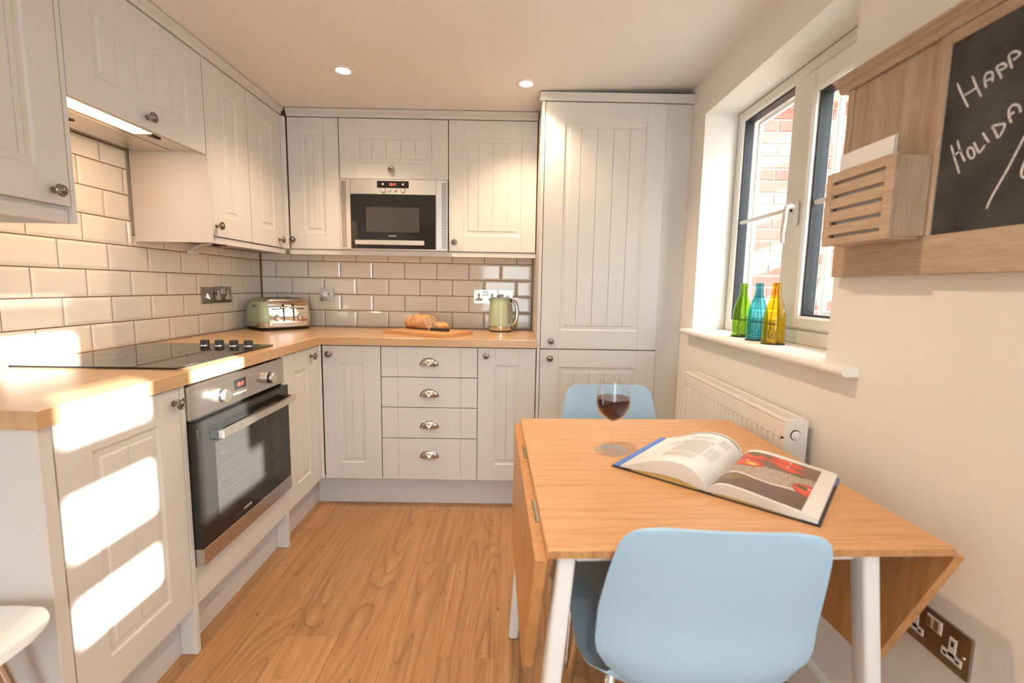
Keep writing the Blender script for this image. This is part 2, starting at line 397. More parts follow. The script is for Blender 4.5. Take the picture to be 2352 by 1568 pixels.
# wall behind the camera with an opening for the added glazed door
D1 = (1.00, 2.20, 0.0, 2.03)
wf = MB(); y0, y1 = YF-.15, YF
wf.box(-.004, D1[0], y0, y1, -.1, 2.3); wf.box(D1[1], XR, y0, y1, -.1, 2.3); wf.box(D1[0], D1[1], y0, y1, D1[3], 2.3); wf.box(D1[0], D1[1], y0, y1, -.1, 0)
struct('wall_front', 'cream wall behind with the added glazed door', 'wall', wf, WALL)
# reveals (white paint inside the opening of window 1)
rv = MB(); e = .002
rv.box(XR+.001, XR+.15, W1[1]-e, W1[1]+.0, W1[2]+.004, W1[3]); rv.box(XR+.001, XR+.15, W1[0], W1[0]+e, W1[2]+.004, W1[3])
rv.box(XR+.001, XR+.15, W1[0], W1[1], W1[3]-e, W1[3])
rv.build('reveal_lining', REVEAL, wr_o)
bbd = MB(); bbd.prism([(XR-.0005, 0.0), (XR-.015, 0.0), (XR-.015, .125), (XR-.011, .133), (XR-.006, .138), (XR-.0005, .141)], 4.77, 'y', -5.39); struct('baseboard_right', 'white skirting board along the window wall', 'skirting', bbd, RADW)
# tiles -------------------------------------------------------------
Q, P = .102, .202
grl = MB(); grl.box(-.004, .0, -2.03, .0, .86, 1.362); grl.box(-.004, .0, -1.60, -.985, 1.362, 1.70); grl.build('grout', GROUT, wl)
MB().box(.0, 1.712, 0.0, .004, .86, 1.362).build('grout', GROUT, wb_)
def tile_mb(w, h, full=True):
    t0, t1, b = .0030, .0058, .013
    bx = min(b, w*.3); bz = min(b, h*.3); m = MB()
    g = .0021
    V = [(g, 0, g), (w-g, 0, g), (w-g, 0, h-g), (g, 0, h-g)]
    V += [(x, -t0, z) for x, _, z in V[:4]]
    V += [(bx, -t1, bz), (w-bx, -t1, bz), (w-bx, -t1, h-bz), (bx, -t1, h-bz)]
    F = [(0, 3, 2, 1)]
    for a in (0, 4):
        for i in range(4):
            j = (i+1) % 4; F.append((a+i, a+j, a+4+j, a+4+i))
    F.append((8, 9, 10, 11)); m.add(V, F); return m
tcache = {}
def lay_row(parent, rot, u0, u1, z0, z1, off):
    j = off
    while j > u0: j -= P
    edges = [u0]
    k = j
    while k < u1:
        if k > u0+.004: edges.append(k)
        k += P
    edges.append(u1)
    for a, b_ in zip(edges[:-1], edges[1:]):
        if b_-a < .012: continue
        w, h = round(b_-a, 4), round(z1-z0, 4)
        if (w, h) not in tcache: tcache[(w, h)] = tile_mb(w, h).mesh('tile', TILE)
        o = link('tile', tcache[(w, h)], parent)
        if rot: o.location = (0, -b_, z0); o.rotation_euler = (0, 0, PI/2)     # local x -> +Y, front -> +X
        else: o.location = (a, 0, z0)
for k in range(8):
    z0 = .905+Q*k; z1 = z0+Q
    lo = .0023 if k % 2 == 0 else .1034
    bo = -.0068 if k % 2 == 0 else .0978
    if k <= 3:
        lay_row(wl, True, .009, 2.02, z0, z1, lo); lay_row(wb_, False, .009, 1.709, z0, z1, bo)
    elif k == 4:
        lay_row(wl, True, .009, .985, z0, 1.36, lo); lay_row(wl, True, .985, 1.586, z0, z1, lo); lay_row(wl, True, 1.586, 2.02, z0, 1.36, lo)
        lay_row(wb_, False, .009, 1.709, z0, 1.36, bo)
    else:
        lay_row(wl, True, .988, 1.585, z0, min(z1, 1.695), lo)

# ------------------------------------------------------------------ window_1 (in view)
XF = 2.598                              # inner face of the frame
w1 = thing('window_1', 'white plastic framed window above the radiator', 'window', (0, 0, 0)); w1['kind'] = 'structure'
def bar(mb, y0, y1, z0, z1, x0=XF, x1=XF+.07, c=.006): mb.box(x0, x1, y0, y1, z0, z1, c)
fm = MB(); y0, y1, z0, z1 = W1; fw_ = .045
bar(fm, y1-fw_, y1, z0, z1); bar(fm, y0, y0+fw_, z0, z1); bar(fm, y0+fw_, y1-fw_, z1-fw_, z1); bar(fm, y0+fw_, y1-fw_, z0, z0+.055)
bar(fm, -1.228, -1.165, z0+.055, z1-fw_)
fm.build('outer_frame', UPVC, w1)
sm = MB(); sy0, sy1, sz0, sz1 = y0+fw_+.002, -1.232, z0+.058, z1-fw_-.003
for a in ((sy1-.075, sy1, sz0, sz1), (sy0, sy0+.075, sz0, sz1), (sy0+.075, sy1-.075, sz1-.075, sz1), (sy0+.075, sy1-.075, sz0, sz0+.045)):
    bar(sm, *a, x0=XF-.012, x1=XF+.06, c=.008)
sm.build('opening_sash', UPVC, w1)
gm = MB()
def ring(mb, y0, y1, z0, z1, t, xa, xb):
    mb.box(xa, xb, y0, y0+t, z0, z1); mb.box(xa, xb, y1-t, y1, z0, z1); mb.box(xa, xb, y0+t, y1-t, z0, z0+t); mb.box(xa, xb, y0+t, y1-t, z1-t, z1)
ring(gm, -1.165, y1-fw_, z0+.055, z1-fw_, .006, XF+.012, XF+.05)
ring(gm, sy0+.075, sy1-.075, sz0+.045, sz1-.075, .006, XF+.008, XF+.05)
ring(gm, -1.2325, -1.2275, sz0, sz1, .0022, XF-.002, XF+.03)
gm.build('gasket', GASKET, w1)
for a in ((-1.165, y1-fw_, z0+.055, z1-fw_), (sy0+.075, sy1-.075, sz0+.045, sz1-.075)):
    p = MB().box(XF+.028, XF+.032, a[0]+.003, a[1]-.003, a[2]+.003, a[3]-.003).build('pane', GLASS, w1)
    MB().box(XF+.014, XF+.026, a[0], a[1], 1.472, 1.487, .003).build('glazing_bar', UPVC, w1)
    # outside bead seen through the glass
    mb = MB(); ring(mb, a[0]-.002, a[1]+.002, a[2]-.002, a[3]+.002, .018, XF+.07, XF+.085); mb.build('outer_bead', UPVC, w1)
hd = thing('window_handle', 'white curved window handle with a key lock', 'handle', (XF-.012, -1.268, 1.44))
MB().box(-.012, 0, -.014, .014, -.035, .05, .005).build('base_plate', UPVC, hd)
MB().tube(smooth_path([(-.008, 0, .03), (-.03, 0, .033), (-.042, 0, .022), (-.044, 0, -.02), (-.046, .002, -.06), (-.044, .003, -.095)]), [.009]*12+[.0085]*12+[.007]*7, 10).build('lever', UPVC, hd)
MB().lathe([(.006, 0), (.006, .003), (.004, .004)], 12, (-.012, .018, .022), '-x').build('lock', BLACKPL, hd)
MB().box(-.012, -.001, .010, .026, .010, .034, .004).build('lock_housing', UPVC, hd)
# sill board
sl = thing('trim_1', 'white bull-nosed window sill board', 'window sill'); sl['kind'] = 'structure'
so = MB(); pr = []
for i in range(9):
    a = PI/2+PI*i/8; pr.append((2.412+.0125*math.cos(a), .9755+.0125*math.sin(a)))
sill_prof = pr+[(XR+.0, .963), (XR, .985-.001)]
so.prism([(x, z) for x, z in pr]+[(XR-.0005, .963), (XR-.0005, .988)], 1.115, 'y', -1.815, True)
so.box(XR-.0005, XF+.004, W1[0]+.0005, W1[1]-.0005, .9854, .988)
so.build('sill_board', REVEAL, sl)

# ------------------------------------------------------------------ window_2 (unseen, right of the camera, bars shaped to throw the sun bands)
w2 = thing('window_2', 'unseen white framed side window with bars shaped to throw sun bands', 'window'); w2['kind'] = 'structure'
f2 = MB(); x0, x1 = XR+.06, XR+.115; zb0, zt0 = W2[2]+.035, 2.020
f2.box(x0, x1, W2[0], W2[0]+.05, W2[2], W2[3]); f2.box(x0, x1, -2.592, W2[1], W2[2], W2[3])
f2.box(x0, x1, W2[0]+.05, -2.592, W2[2], zb0); f2.box(x0, x1, W2[0]+.05, -2.592, zt0, W2[3])
for ya, yb in ((-3.118, -2.982),): f2.box(x0, x1, ya, yb, zb0, zt0)
for za, zb in ((1.142, 1.228), (1.388, 1.495), (1.636, 1.711), (1.891, 1.998)): f2.box(x0, x1, -3.398, -3.118, za, zb)  # bars sized to throw the sun bands on the left cabinet door
f2.box(x0, x1, -2.982, -2.592, zb0, 1.10)  # solid block added to keep the sun off the table
f2.build('frame', UPVC, w2)
MB().box(x0+.02, x0+.024, W2[0]+.05, -2.592, zb0-.005, zt0+.005).build('pane', GLASS, w2)
def blind(label, yc, hw, zlow):  # unseen blind added to cut the sun in the upper sash
    bl = thing('sun_mask_blind', label, 'blind', (XR+.03, yc, 2.0))
    MB().tube([(0, -hw, 0), (0, hw, 0)], .018, 14).build('roller', UPVC, bl)
    MB().box(.012, .014, -hw, hw, zlow-2.0+.01, .01).build('sun_mask_cloth', REVEAL, bl)
    MB().box(.008, .018, -hw, hw, zlow-2.0, zlow-2.0+.02, .003).build('hem_bar', UPVC, bl)
blind('unseen white roller blind added to mask the sun over the sash next to the chalkboard', -2.735, .25, 1.64)
# unseen glazed door added behind the camera for general daylight
d1 = thing('daylight_door', 'white glazed door added behind the camera for daylight', 'door'); d1['kind'] = 'structure'
f3 = MB(); ya, yb = YF-.09, YF-.03
for xx in (D1[0], D1[1]-.08): f3.box(xx, xx+.08, ya, yb, 0, D1[3])
f3.box(D1[0]+.08, D1[1]-.08, ya, yb, 0, .14); f3.box(D1[0]+.08, D1[1]-.08, ya, yb, D1[3]-.09, D1[3])
f3.build('frame', UPVC, d1)
MB().box(D1[0]+.07, D1[1]-.07, YF-.062, YF-.058, .13, D1[3]-.08).build('pane', GLASS, d1)
# ------------------------------------------------------------------ outside: ground, brick wing, timbers
struct('ground', 'pale paving outside the windows', 'ground', MB().box(-6, 12, -14, 6, -.35, -.15), PAVING)
bw = struct('wall_brick', 'red brick wall outside the window', 'wall', MB().box(2.64, 6.2, .118, .35, -.15, 2.62), MORTAR)
bme = MB().box(-.1055, .1055, -.006, .02, -.0315, .0315, .002).mesh('brick', BRICKM)
hme = MB().box(-.05, .05, -.006, .02, -.0315, .0315, .002).mesh('brick', BRICKM)
for r in range(10, 35):
    z = -.15+.075*(r+.5); x = 2.70+(.11 if r % 2 else 0)
    for i in range(11):
        o = link('brick', bme, bw); o.location = (x+.11+i*.222, .114, z)
for (xa, xb, ya, yb, hh, lab) in ((5.6, 5.8, -4.62, -2.05, 3.4, 'tall rendered wall added out of view to block sun from the window'), (5.6, 5.8, -9.2, -7.15, 4.0, 'tall rendered wall added out of view to block sun from the door behind')):
    struct('wall_sun_block', lab, 'wall', MB().box(xa, xb, ya, yb, -.15, hh), RENDER_W)  # unseen walls added to keep direct sun off the visible window and the door
tb = tag(MB().box(2.66, 6.2, .02, .117, 2.33, 2.46, .006).build('roof_fascia', TIMBER), 'brown timber fascia board above the brick wall', 'fascia')
fe = thing('shade_fence', 'slatted brown timber fence added out of view to stripe the brick with shade', 'fence', (4.4, -1.35, -.15))  # unseen fence added to cast shade bands on the brick wall
for zz in (2.63, 2.30, 1.96, 1.63, 1.29, .95, .61, .27): MB().box(-.012, .012, -1.1, 1.1, zz+.15-.085, zz+.15+.085, .002).build('fence_slat', TIMBER, fe)
for yy in (-1.05, 0, 1.05): MB().box(.0125, .09, yy-.04, yy+.04, 0, 2.95, .003).build('fence_post', TIMBER, fe)

# ------------------------------------------------------------------ cabinet parts
knob_me = MB().lathe([(.0085, 0), (.0085, .003), (.0055, .005), (.005, .016), (.0085, .019), (.0165, .0215), (.0175, .0245), (.0155, .0275), (.0125, .0275), (.0115, .0262), (.0085, .0268), (.0055, .0305), (.002, .0325), (0, .0326)], 22, axis='-y').mesh('knob', PEWTER)
def knob(parent, x, z, y=0.0):
    o = link('knob', knob_me, parent); o.location = (x, y, z); return o
def door(parent, x0, x1, z0, z1, kx=None, kz=None, y=0.0, stile=.087, rail=.088, grooves='centre', name='door', th=.02):
    """moulded door, front face at local y (facing -y). Boards of the field are children."""
    w = x1-x0; m = MB(); g = .0003
    m.box(x0, x1, y+.008, y+th, z0, z1)
    a0, a1, b0, b1 = x0+stile, x1-stile, z0+rail, z1-rail
    for bx in ((x0, a0-g, z0, z1), (a1+g, x1, z0, z1), (a0, a1, z0, b0), (a0, a1, b1, z1)):
        m.box(bx[0], bx[1], y, y+.012, bx[2], bx[3], .0008)
    # sloped moulding round the recess
    s = .006; d = .0045
    o_ = [(a0, y+.001, b0), (a1, y+.001, b0), (a1, y+.001, b1), (a0, y+.001, b1)]; i_ = [(a0+s, y+d, b0+s), (a1-s, y+d, b0+s), (a1-s, y+d, b1-s), (a0+s, y+d, b1-s)]
    m.add(o_+i_, [(i, (i+1) % 4, 4+(i+1) % 4, 4+i) for i in range(4)])
    m.add(i_, [(0, 1, 2, 3)])
    dr = m.build(name, PAINT, parent)
    # raised field
    gt = .020; f0, f1, h0, h1 = a0+gt, a1-gt, b0+gt, b1-gt; cx = (f0+f1)/2; pt = .0795
    if grooves == 'centre': gs = [cx+pt*k for k in range(-6, 7)]
    else: gs = [cx+pt*(k+.5) for k in range(-7, 7)]
    ed = [f0]+[q for q in gs if f0+.02 < q < f1-.02]+[f1]
    for p, q in zip(ed[:-1], ed[1:]):
        wq = q-p; hq = h1-h0; s0 = .0055 if p == f0 else .002; s1 = .0055 if q == f1 else .002; sz = .0055; yb, yt = y+.0050, y+.0015
        V = [(p, yb, h0), (q, yb, h0), (q, yb, h1), (p, yb, h1), (p+s0, yt, h0+sz), (q-s1, yt, h0+sz), (q-s1, yt, h1-sz), (p+s0, yt, h1-sz)]
        MB().add(V, [(4, 5, 6, 7), (0, 1, 5, 4), (1, 2, 6, 5), (2, 3, 7, 6), (3, 0, 4, 7), (3, 2, 1, 0)]).build('panel_board', PAINT, dr)
    if kx is not None: knob(dr, kx, kz, y)
    return dr
def unit(name, label, cat, loc, rz, group=None): return thing(name, label, cat, loc, rz, group)
FX = .60                                 # door face of base units
LZ0, LZ1 = .158, .860
# ---- left run (local x = world y - y_origin, front = +X). origin at (FX, y0, 0)
def left(y0): return (FX, y0, 0)
# near left base cabinet (400) with end panel
c = unit('base_cabinet', 'pale grey base cabinet beside the oven with sunlit door and grey end panel', 'cabinet', left(-2.02), PI/2)
MB().box(.035, .412, .021, .585, .15, .864).build('carcass', PAINT_SIDE, c)
MB().box(0, .03, -.001, .595, 0, .864, .001).build('end_panel', PAINT, c)
door(c, .034, .414, LZ0, LZ1, .387, .82, grooves='centre')
# oven housing
c = unit('oven_housing', 'pale grey oven housing with legs down to the floor', 'cabinet', left(-1.604), PI/2)
MB().box(0, .018, -.001, .56, 0, .864, .001).build('side_panel', PAINT, c)
MB().box(.606, .624, -.001, .56, 0, .864, .001).build('side_panel', PAINT, c)
MB().box(.02, .604, 0, .02, .158, .281, .001).build('filler_panel', PAINT, c)
MB().box(.02, .604, .03, .56, .15, .275).build('carcass', PAINT_SIDE, c)
# corner base cabinet
c = unit('base_cabinet', 'pale grey base cabinet between the oven and the corner post', 'cabinet', left(-.978), PI/2)
MB().box(0, .34, .021, .585, .15, .864).build('carcass', PAINT_SIDE, c)
door(c, .002, .338, LZ0, LZ1, .272, .82, stile=.10)
cp = MB(); cp.box(.341, .3565, .0, .02, LZ0, LZ1+.004, .0015)
cp.box(.3565, .377, -.012, .02, LZ0, LZ1+.004, .004)
cp.build('corner_post', PAINT, c)
# plinths
pl = tag(MB().box(.535, .551, -1.988, -1.606, 0, .149).build('plinth_board', PLINTH), 'grey plinth board under the sunlit base cabinet', 'plinth', None)
pl = tag(MB().box(.535, .551, -1.585, -1.0, 0, .149).build('plinth_board', PLINTH), 'grey plinth board under the oven', 'plinth', None)
pl = tag(MB().box(.535, .551, -.979, -.546, 0, .149).build('plinth_board', PLINTH), 'short grey plinth board running into the corner', 'plinth', None)
pl = tag(MB().box(.552, 1.711, -.545, -.529, 0, .149).build('plinth_board', PLINTH), 'long grey plinth board under the drawers', 'plinth', None)
pl = tag(MB().box(1.729, 2.44, -.545, -.529, 0, .149).build('plinth_board', PLINTH), 'grey plinth board under the tall cabinet', 'plinth', None)
# ---- back run, origin (x0, -FX, 0)
def back(x0): return (x0, -FX, 0)
c = unit('base_cabinet', 'pale grey base cabinet between the corner post and the drawers', 'cabinet', back(.614), 0)
MB().box(0, .298, .021, .585, .15, .864).build('carcass', PAINT_SIDE, c)
door(c, .001, .2975, LZ0-.003, LZ1, .039, .818)
c = unit('drawer_unit', 'pale grey unit of four drawers with cup handles', 'drawers', back(.9145), 0)
MB().box(0, .495, .021, .585, .15, .864).build('carcass', PAINT_SIDE, c)
cup = MB(); ny, nx = 8, 18; W_, H_, D_ = .0465, .036, .026
Pg = []
for i in range(ny+1):
    ph = PI/2*i/ny; row = []
    for j in range(nx+1):
        th = PI*j/nx
        row.append((W_*math.cos(th)*math.cos(ph*.98), -D_*math.sin(ph)*(.55+.45*math.sin(th)), H_*math.sin(th)*math.cos(ph)-.0+(-.004)*math.sin(ph)))
    Pg.append(row)
cup.grid(Pg)
rim = [(W_*1.04*math.cos(PI*j/20), -.003, H_*1.08*math.sin(PI*j/20)) for j in range(21)]
cup.tube(rim, .0026, 8)
low = [(W_*math.cos(PI*j/14)*.99, -.003-D_*.52*math.sin(PI*j/14)**.8 if 0 < j < 14 else -.003, -.004*math.sin(PI*j/14)) for j in range(15)]
cup_me = cup.mesh('cup_handle', CUPMET, fix=False)
for z0, z1, hz in ((.7045, .860, .772), (.545, .7010, .610), (.3805, .5415, .443), (.155, .377, .282)):
    m = MB(); m.box(.001, .0850, 0, .02, z0, z1, .0012); m.box(.0856, .4094, 0, .02, z0, z1, .0012); m.box(.41, .494, 0, .02, z0, z1, .0012)
    d = m.build('drawer', PAINT, c); h = link('cup_handle', cup_me, d); h.location = (.2475, 0, hz-.006)
c = unit('base_cabinet', 'pale grey base cabinet between the drawers and the tall cabinet', 'cabinet', back(1.411), 0)
MB().box(0, .298, .021, .585, .15, .864).build('carcass', PAINT_SIDE, c)
door(c, .001, .2965, LZ0-.003, LZ1, .043, .820)
# tall cabinet
c = unit('tall_cabinet', 'tall pale grey cabinet reaching the ceiling beside the window', 'cabinet', back(1.712), 0)
MB().box(0, .0155, -.001, .598, 0, 2.064, .001).build('side_panel', PAINT, c)
MB().box(.018, .606, .024, .596, .15, 2.06).build('carcass', PAINT_SIDE, c)
MB().box(.609, .7325, .010, .596, 0.15, 2.064, .001).build('filler_panel', PAINT, c)
door(c, .0185, .6065, .155, .858, .067, .814, stile=.095, rail=.09, grooves='half')
door(c, .0185, .6065, .864, 2.062, .069, .902, stile=.095, rail=.095, grooves='half')
m = MB()
cor = [(-.003, 2.066), (-.003, 2.083), (-.008, 2.086), (-.012, 2.090), (-.012, 2.103), (.06, 2.103), (.06, 2.066)]
m.prism([(y, z) for y, z in cor], .742, 'x', -.010); m.build('cornice', PAINT, c)
# ------------------------------------------------------------------ worktop
wt = thing('worktop', 'oak effect L-shaped worktop with square edge', 'worktop')
MB().box(.003, .612, -2.030, -.6151, .865, .905, .0015).build('worktop_slab', OAK_Y, wt)
MB().box(.003, 1.711, -.6149, -.003, .865, .905, .0015).build('worktop_slab', OAK_X, wt)
# ------------------------------------------------------------------ wall cabinets
UZ0, UZ1 = 1.364, 2.060; UF = .33
def leftw(y0): return (UF, y0, 1.36)
def backw(x0): return (x0, -UF, 1.36)
def carc(c, w, z0, z1, d=.316, y0=.021, xo=0): return MB().box(xo, w, y0, d, z0-1.36, z1-1.36).build('carcass', PAINT_SIDE, c)
O = -1.36
c = unit('wall_cabinet', 'pale grey wall cabinet over the sunlit base cabinet beside the hood', 'cabinet', leftw(-2.02), PI/2)
carc(c, .418, 1.362, 2.062); MB().box(.419, .433, -.001, .316, -.030, .702, .001).build('end_panel', PAINT, c)
door(c, .002, .417, UZ0+.012+O, UZ1+O, .368, 1.412+O); MB().box(.0, .418, .012, .03, -.030, .0055, .001).build('light_pelmet', PAINT, c)
c = unit('hood_cabinet', 'pale grey flap door cabinet above the cooker hood', 'cabinet', leftw(-1.586), PI/2)
carc(c, .596, 1.76, 2.062); door(c, .002, .594, 1.684+O, UZ1+O, .29, 1.722+O, stile=.095, grooves='half', rail=.088)
c = unit('wall_cabinet', 'pale grey narrow wall cabinet beside the cooker hood', 'cabinet', leftw(-.988), PI/2)
carc(c, .304, 1.362, 2.062, xo=.016); MB().box(0, .014, -.001, .316, -.026, .702, .001).build('end_panel', pm('side_panel_paint', (.66, .625, .585), .45), c)
door(c, .016, .3055, UZ0+O, UZ1+O, .038, 1.407+O); MB().box(.0145, .306, .006, .024, -.026, .001, .001).build('light_pelmet', PAINT, c)
c = unit('wall_cabinet', 'pale grey narrow wall cabinet in the corner of the left wall', 'cabinet', leftw(-.68), PI/2)
carc(c, .325, 1.362, 2.062); door(c, .002, .3095, UZ0+O, UZ1+O, .262, 1.402+O)
cp = MB(); cp.box(.3105, .325, 0, .02, .0, .700, .0015); cp.box(.325, .3475, -.018, .02, .0, .700, .005); cp.build('corner_post', PAINT, c)
MB().box(.0, .345, .006, .024, -.026, .001-.002, .001).build('light_pelmet', PAINT, c)
c = unit('wall_cabinet', 'pale grey narrow wall cabinet left of the microwave', 'cabinet', backw(.351), 0)
carc(c, .276, 1.362, 2.062); door(c, .001, .2755, UZ0+O, UZ1+O, .020, 1.412+O, stile=.080)
c = unit('microwave_cabinet', 'pale grey flap door cabinet above the microwave', 'cabinet', backw(.629), 0)
carc(c, .594, 1.750, 2.062); door(c, .002, .592, 1.747+O, UZ1+O, .287, 1.793+O, stile=.088, rail=.082, grooves='half')
c = unit('wall_cabinet', 'pale grey wall cabinet between the microwave and the tall cabinet', 'cabinet', backw(1.2245), 0)
carc(c, .482, 1.362, 2.062); door(c, .002, .4815, UZ0+O, UZ1+O, .033, 1.411+O, stile=.082)
pm_ = tag(MB().box(.340, 1.7095, -.324, -.306, 1.334, 1.3605, .001).build('light_pelmet', PAINT), 'pale grey pelmet strip under the microwave and its neighbours', 'pelmet')
# cornice along both runs
co = thing('cornice', 'pale grey cornice along the top of the wall cabinets', 'cornice')
def cornice_prof(f): return [(f+.003, 2.064), (f+.003, 2.080), (f+.008, 2.083), (f+.014, 2.087), (f+.014, 2.1035), (f-.06, 2.1035), (f-.06, 2.064)]
m = MB(); m.prism([(x, z) for x, z in cornice_prof(UF)], 1.675, 'y', -2.025); m.build('cornice_length', PAINT, co)
m = MB(); m.prism([(-y, z) for y, z in cornice_prof(UF)], 1.3565, 'x', .3515); m.build('cornice_length', PAINT, co)
# ------------------------------------------------------------------ cooker hood
h = thing('cooker_hood', 'built-in cooker hood with glowing light strip', 'hood', (UF, -1.586, 1.69), PI/2)
MB().box(.003, .593, .0225, .300, .007, .068).build('hood_body', STEEL_LT, h)
MB().box(.006, .590, .14, .285, .0025, .0069, .001).build('filter_panel', STEEL_LT, h)
MB().box(.03, .365, .042, .108, .001, .0069, .001).build('light_cover', HOODGLOW, h)
MB().box(.385, .43, .06, .075, .001, .0069).build('switch', BLACKPL, h)
MB().box(.2, .24, .20, .215, -.001, .0024).build('filter_catch', DARKGAP, h)
al = bpy.data.lights.new('hood_light', 'AREA'); al.shape = 'RECTANGLE'; al.size = .32; al.size_y = .06; al.energy = HOOD_W; al.color = (1, .64, .38)
ao = bpy.data.objects.new('hood_light', al); COL.objects.link(ao); ao.parent = h; ao.location = (.2, .075, -.002)
# ------------------------------------------------------------------ microwave
mw = thing('microwave', 'built-in steel microwave with black glass door', 'microwave', (.629, -.345, 1.364))
MB().box(.002, .592, .003, .33, .0, .379).build('body', STEEL_LT, mw)
for fx_ in (.004, .530): MB().box(fx_, fx_+.060, -.004, .003, .002, .377, .0015).build('trim_strip', STEEL_LT, mw)
for x0 in (.010, .558):
    v = MB()
    for i in range(5):
        for j in range(46):
            xx = x0+.0036+i*.0054; zz = .012+j*.0077
            v.box(xx, xx+.0034, -.0048, -.0035, zz, zz+.0046)
    tag(v.build('vent_grille', BLACKPL, mw), kind='stuff')
MB().box(.066, .528, -.006, .003, .297, .377, .0015).build('control_panel', STEEL_LT, mw)
dg = MB().box(.210, .382, -.0075, -.0055, .331, .368, .0004).build('display', BLACKGL, mw)
text_obj('clock_digits', '12:11', .0185, RED_LED, dg, (.294, -.0078, .3495), shear=.2)
for sx in (.242, .351): MB().lathe([(.0055, 0), (.0055, .002), (0, .0026)], 14, (sx, -.0072, .3505), '-y').build('button', STEEL_LT, dg)
for sx, rr in ((.243, .0125), (.279, .0068), (.309, .0068), (.350, .0125)):
    b_ = MB().lathe([(rr, 0), (rr, .004), (rr*.85, .006), (0, .0062)], 18, (sx, -.006, .3185), '-y').build('button', STEEL_LT, mw)
    MB().lathe([(rr+.0012, 0), (rr+.0012, .0005)], 18, (sx, -.0059, .3185), '-y').build('button_ring', DARKGAP, b_)
dd = MB().box(.066, .528, -.012, .003, .006, .295, .002).build('door', BLACKGL, mw)
MB().box(.150, .440, -.0126, -.0118, .095, .228, .0002).build('door_window', pm('microwave_window', (.06, .055, .045), .12), dd)
hb = MB().box(.094, .470, -.040, -.026, .024, .050, .003).build('handle', STEEL_LT, dd)
for sx in (.115, .449): MB().box(sx-.006, sx+.006, -.027, -.0115, .030, .044, .002).build('handle_post', STEEL_LT, hb)
text_obj('brand_lettering', 'LAMONA', .0105, WHITEPL, dd, (.292, -.0123, .075))
# ------------------------------------------------------------------ oven
ov = thing('oven', 'built-in steel oven with dark glass door', 'oven', (.605, -1.583, .283), PI/2)
MB().box(.004, .582, .012, .53, .006, .570).build('body', BLACKPL, ov)
fp = MB().box(0, .584, -.004, .012, .468, .574, .002).build('control_fascia', STEEL, ov)
dsp = MB().box(.233, .303, -.0052, -.0035, .512, .548, .0004).build('display', BLACKGL, fp)
text_obj('clock_digits', '12:11', .019, RED_LED, fp, (.268, -.0054, .529), shear=.15)
for sx in (.141, .444):
    k_ = MB().lathe([(.023, 0), (.023, .009), (.0215, .010), (.0215, .014)], 26, (sx, -.004, .516), '-y').build('dial', STEEL_LT, ov)
    MB().lathe([(.0213, .0), (.0213, .009)], 26, (sx, -.018, .516), '-y').build('dial_band', BLACKPL, k_)
    MB().lathe([(.0215, 0), (.0215, .009), (.019, .0115), (0, .012)], 26, (sx, -.027, .516), '-y').build('dial_cap', STEEL_LT, k_)
for i in range(6):
    b_ = MB().lathe([(.0042, 0), (.0042, .003), (.003, .0045), (0, .0047)], 12, (.237+i*.0125, -.004, .497), '-y').build('button', STEEL_LT, ov)
MB().lathe([(.0028, 0), (.0020, .0012), (0, .0014)], 10, (.483, -.004, .519), '-y').build('indicator', emit('indicator_red', (.6, .02, .02), .5), ov)
dr = MB().box(0, .584, -.022, .010, .058, .460, .002).build('door', OVENGL, ov)
MB().box(.085, .500, -.0224, -.0216, .105, .375, .0002).build('door_window', pm('oven_window', (.038, .035, .031), .06, spec=.3), dr)
st = MB().box(0, .584, -.023, .010, .001, .057, .0015).build('lower_trim', STEEL, ov)
hb = MB().box(.055, .555, -.070, -.052, .398, .422, .002).build('handle', STEEL_LT, dr)
for sx in (.058, .530): MB().box(sx, sx+.022, -.0525, -.0215, .394, .424, .002).build('handle_post', BLACKPL, hb)
text_obj('brand_lettering', 'LAMONA', .012, WHITEPL, dr, (.247, -.0226, .082))
rk = MB()
for j in range(5): rk.tube([(.10, -.0226, .15+j*.045), (.485, -.0226, .15+j*.045)], .0008, 4)
for j in range(18): rk.tube([(.43, -.0226, .12+j*.013), (.445, -.0226, .12+j*.013)], .0008, 4)
tag(rk.build('shelf_runners', pm('runner_grey', (.12, .115, .11), .3, .5), dr), kind='stuff')
# ------------------------------------------------------------------ hob
hb = thing('hob', 'black glass hob with four knobs', 'hob', (.055, -1.560, .905))
MB().box(0, .507, 0, .578, 0, .0065, .001).build('glass_top', BLACKGL, hb)
for i in range(4):
    k_ = MB().lathe([(.0185, 0), (.0185, .005), (.0175, .0055), (.0165, .007), (.0168, .019), (.0155, .0215), (0, .022)], 22, (.252+i*.060, .525, .0065), 'z').build('knob', BLACKPL, hb)
    MB().lathe([(.0192, 0), (.0192, .0025)], 22, (.252+i*.060, .525, .0065), 'z').build('knob_ring', CHROME, k_)
zr = MB()
for cx, cy, rr in ((.13, .14, .09), (.37, .14, .075), (.13, .40, .075), (.37, .36, .09)):
    n = 40
    for i in range(n):
        a, b_ = 2*PI*i/n, 2*PI*(i+1)/n
        zr.add([(cx+rr*math.cos(a), cy+rr*math.sin(a), .0067), (cx+(rr+.0015)*math.cos(a), cy+(rr+.0015)*math.sin(a), .0067), (cx+(rr+.0015)*math.cos(b_), cy+(rr+.0015)*math.sin(b_), .0067), (cx+rr*math.cos(b_), cy+rr*math.sin(b_), .0067)], [(0, 1, 2, 3)])
zr.build('zone_markings', pm('hob_print', (.06, .06, .06), .3), hb)
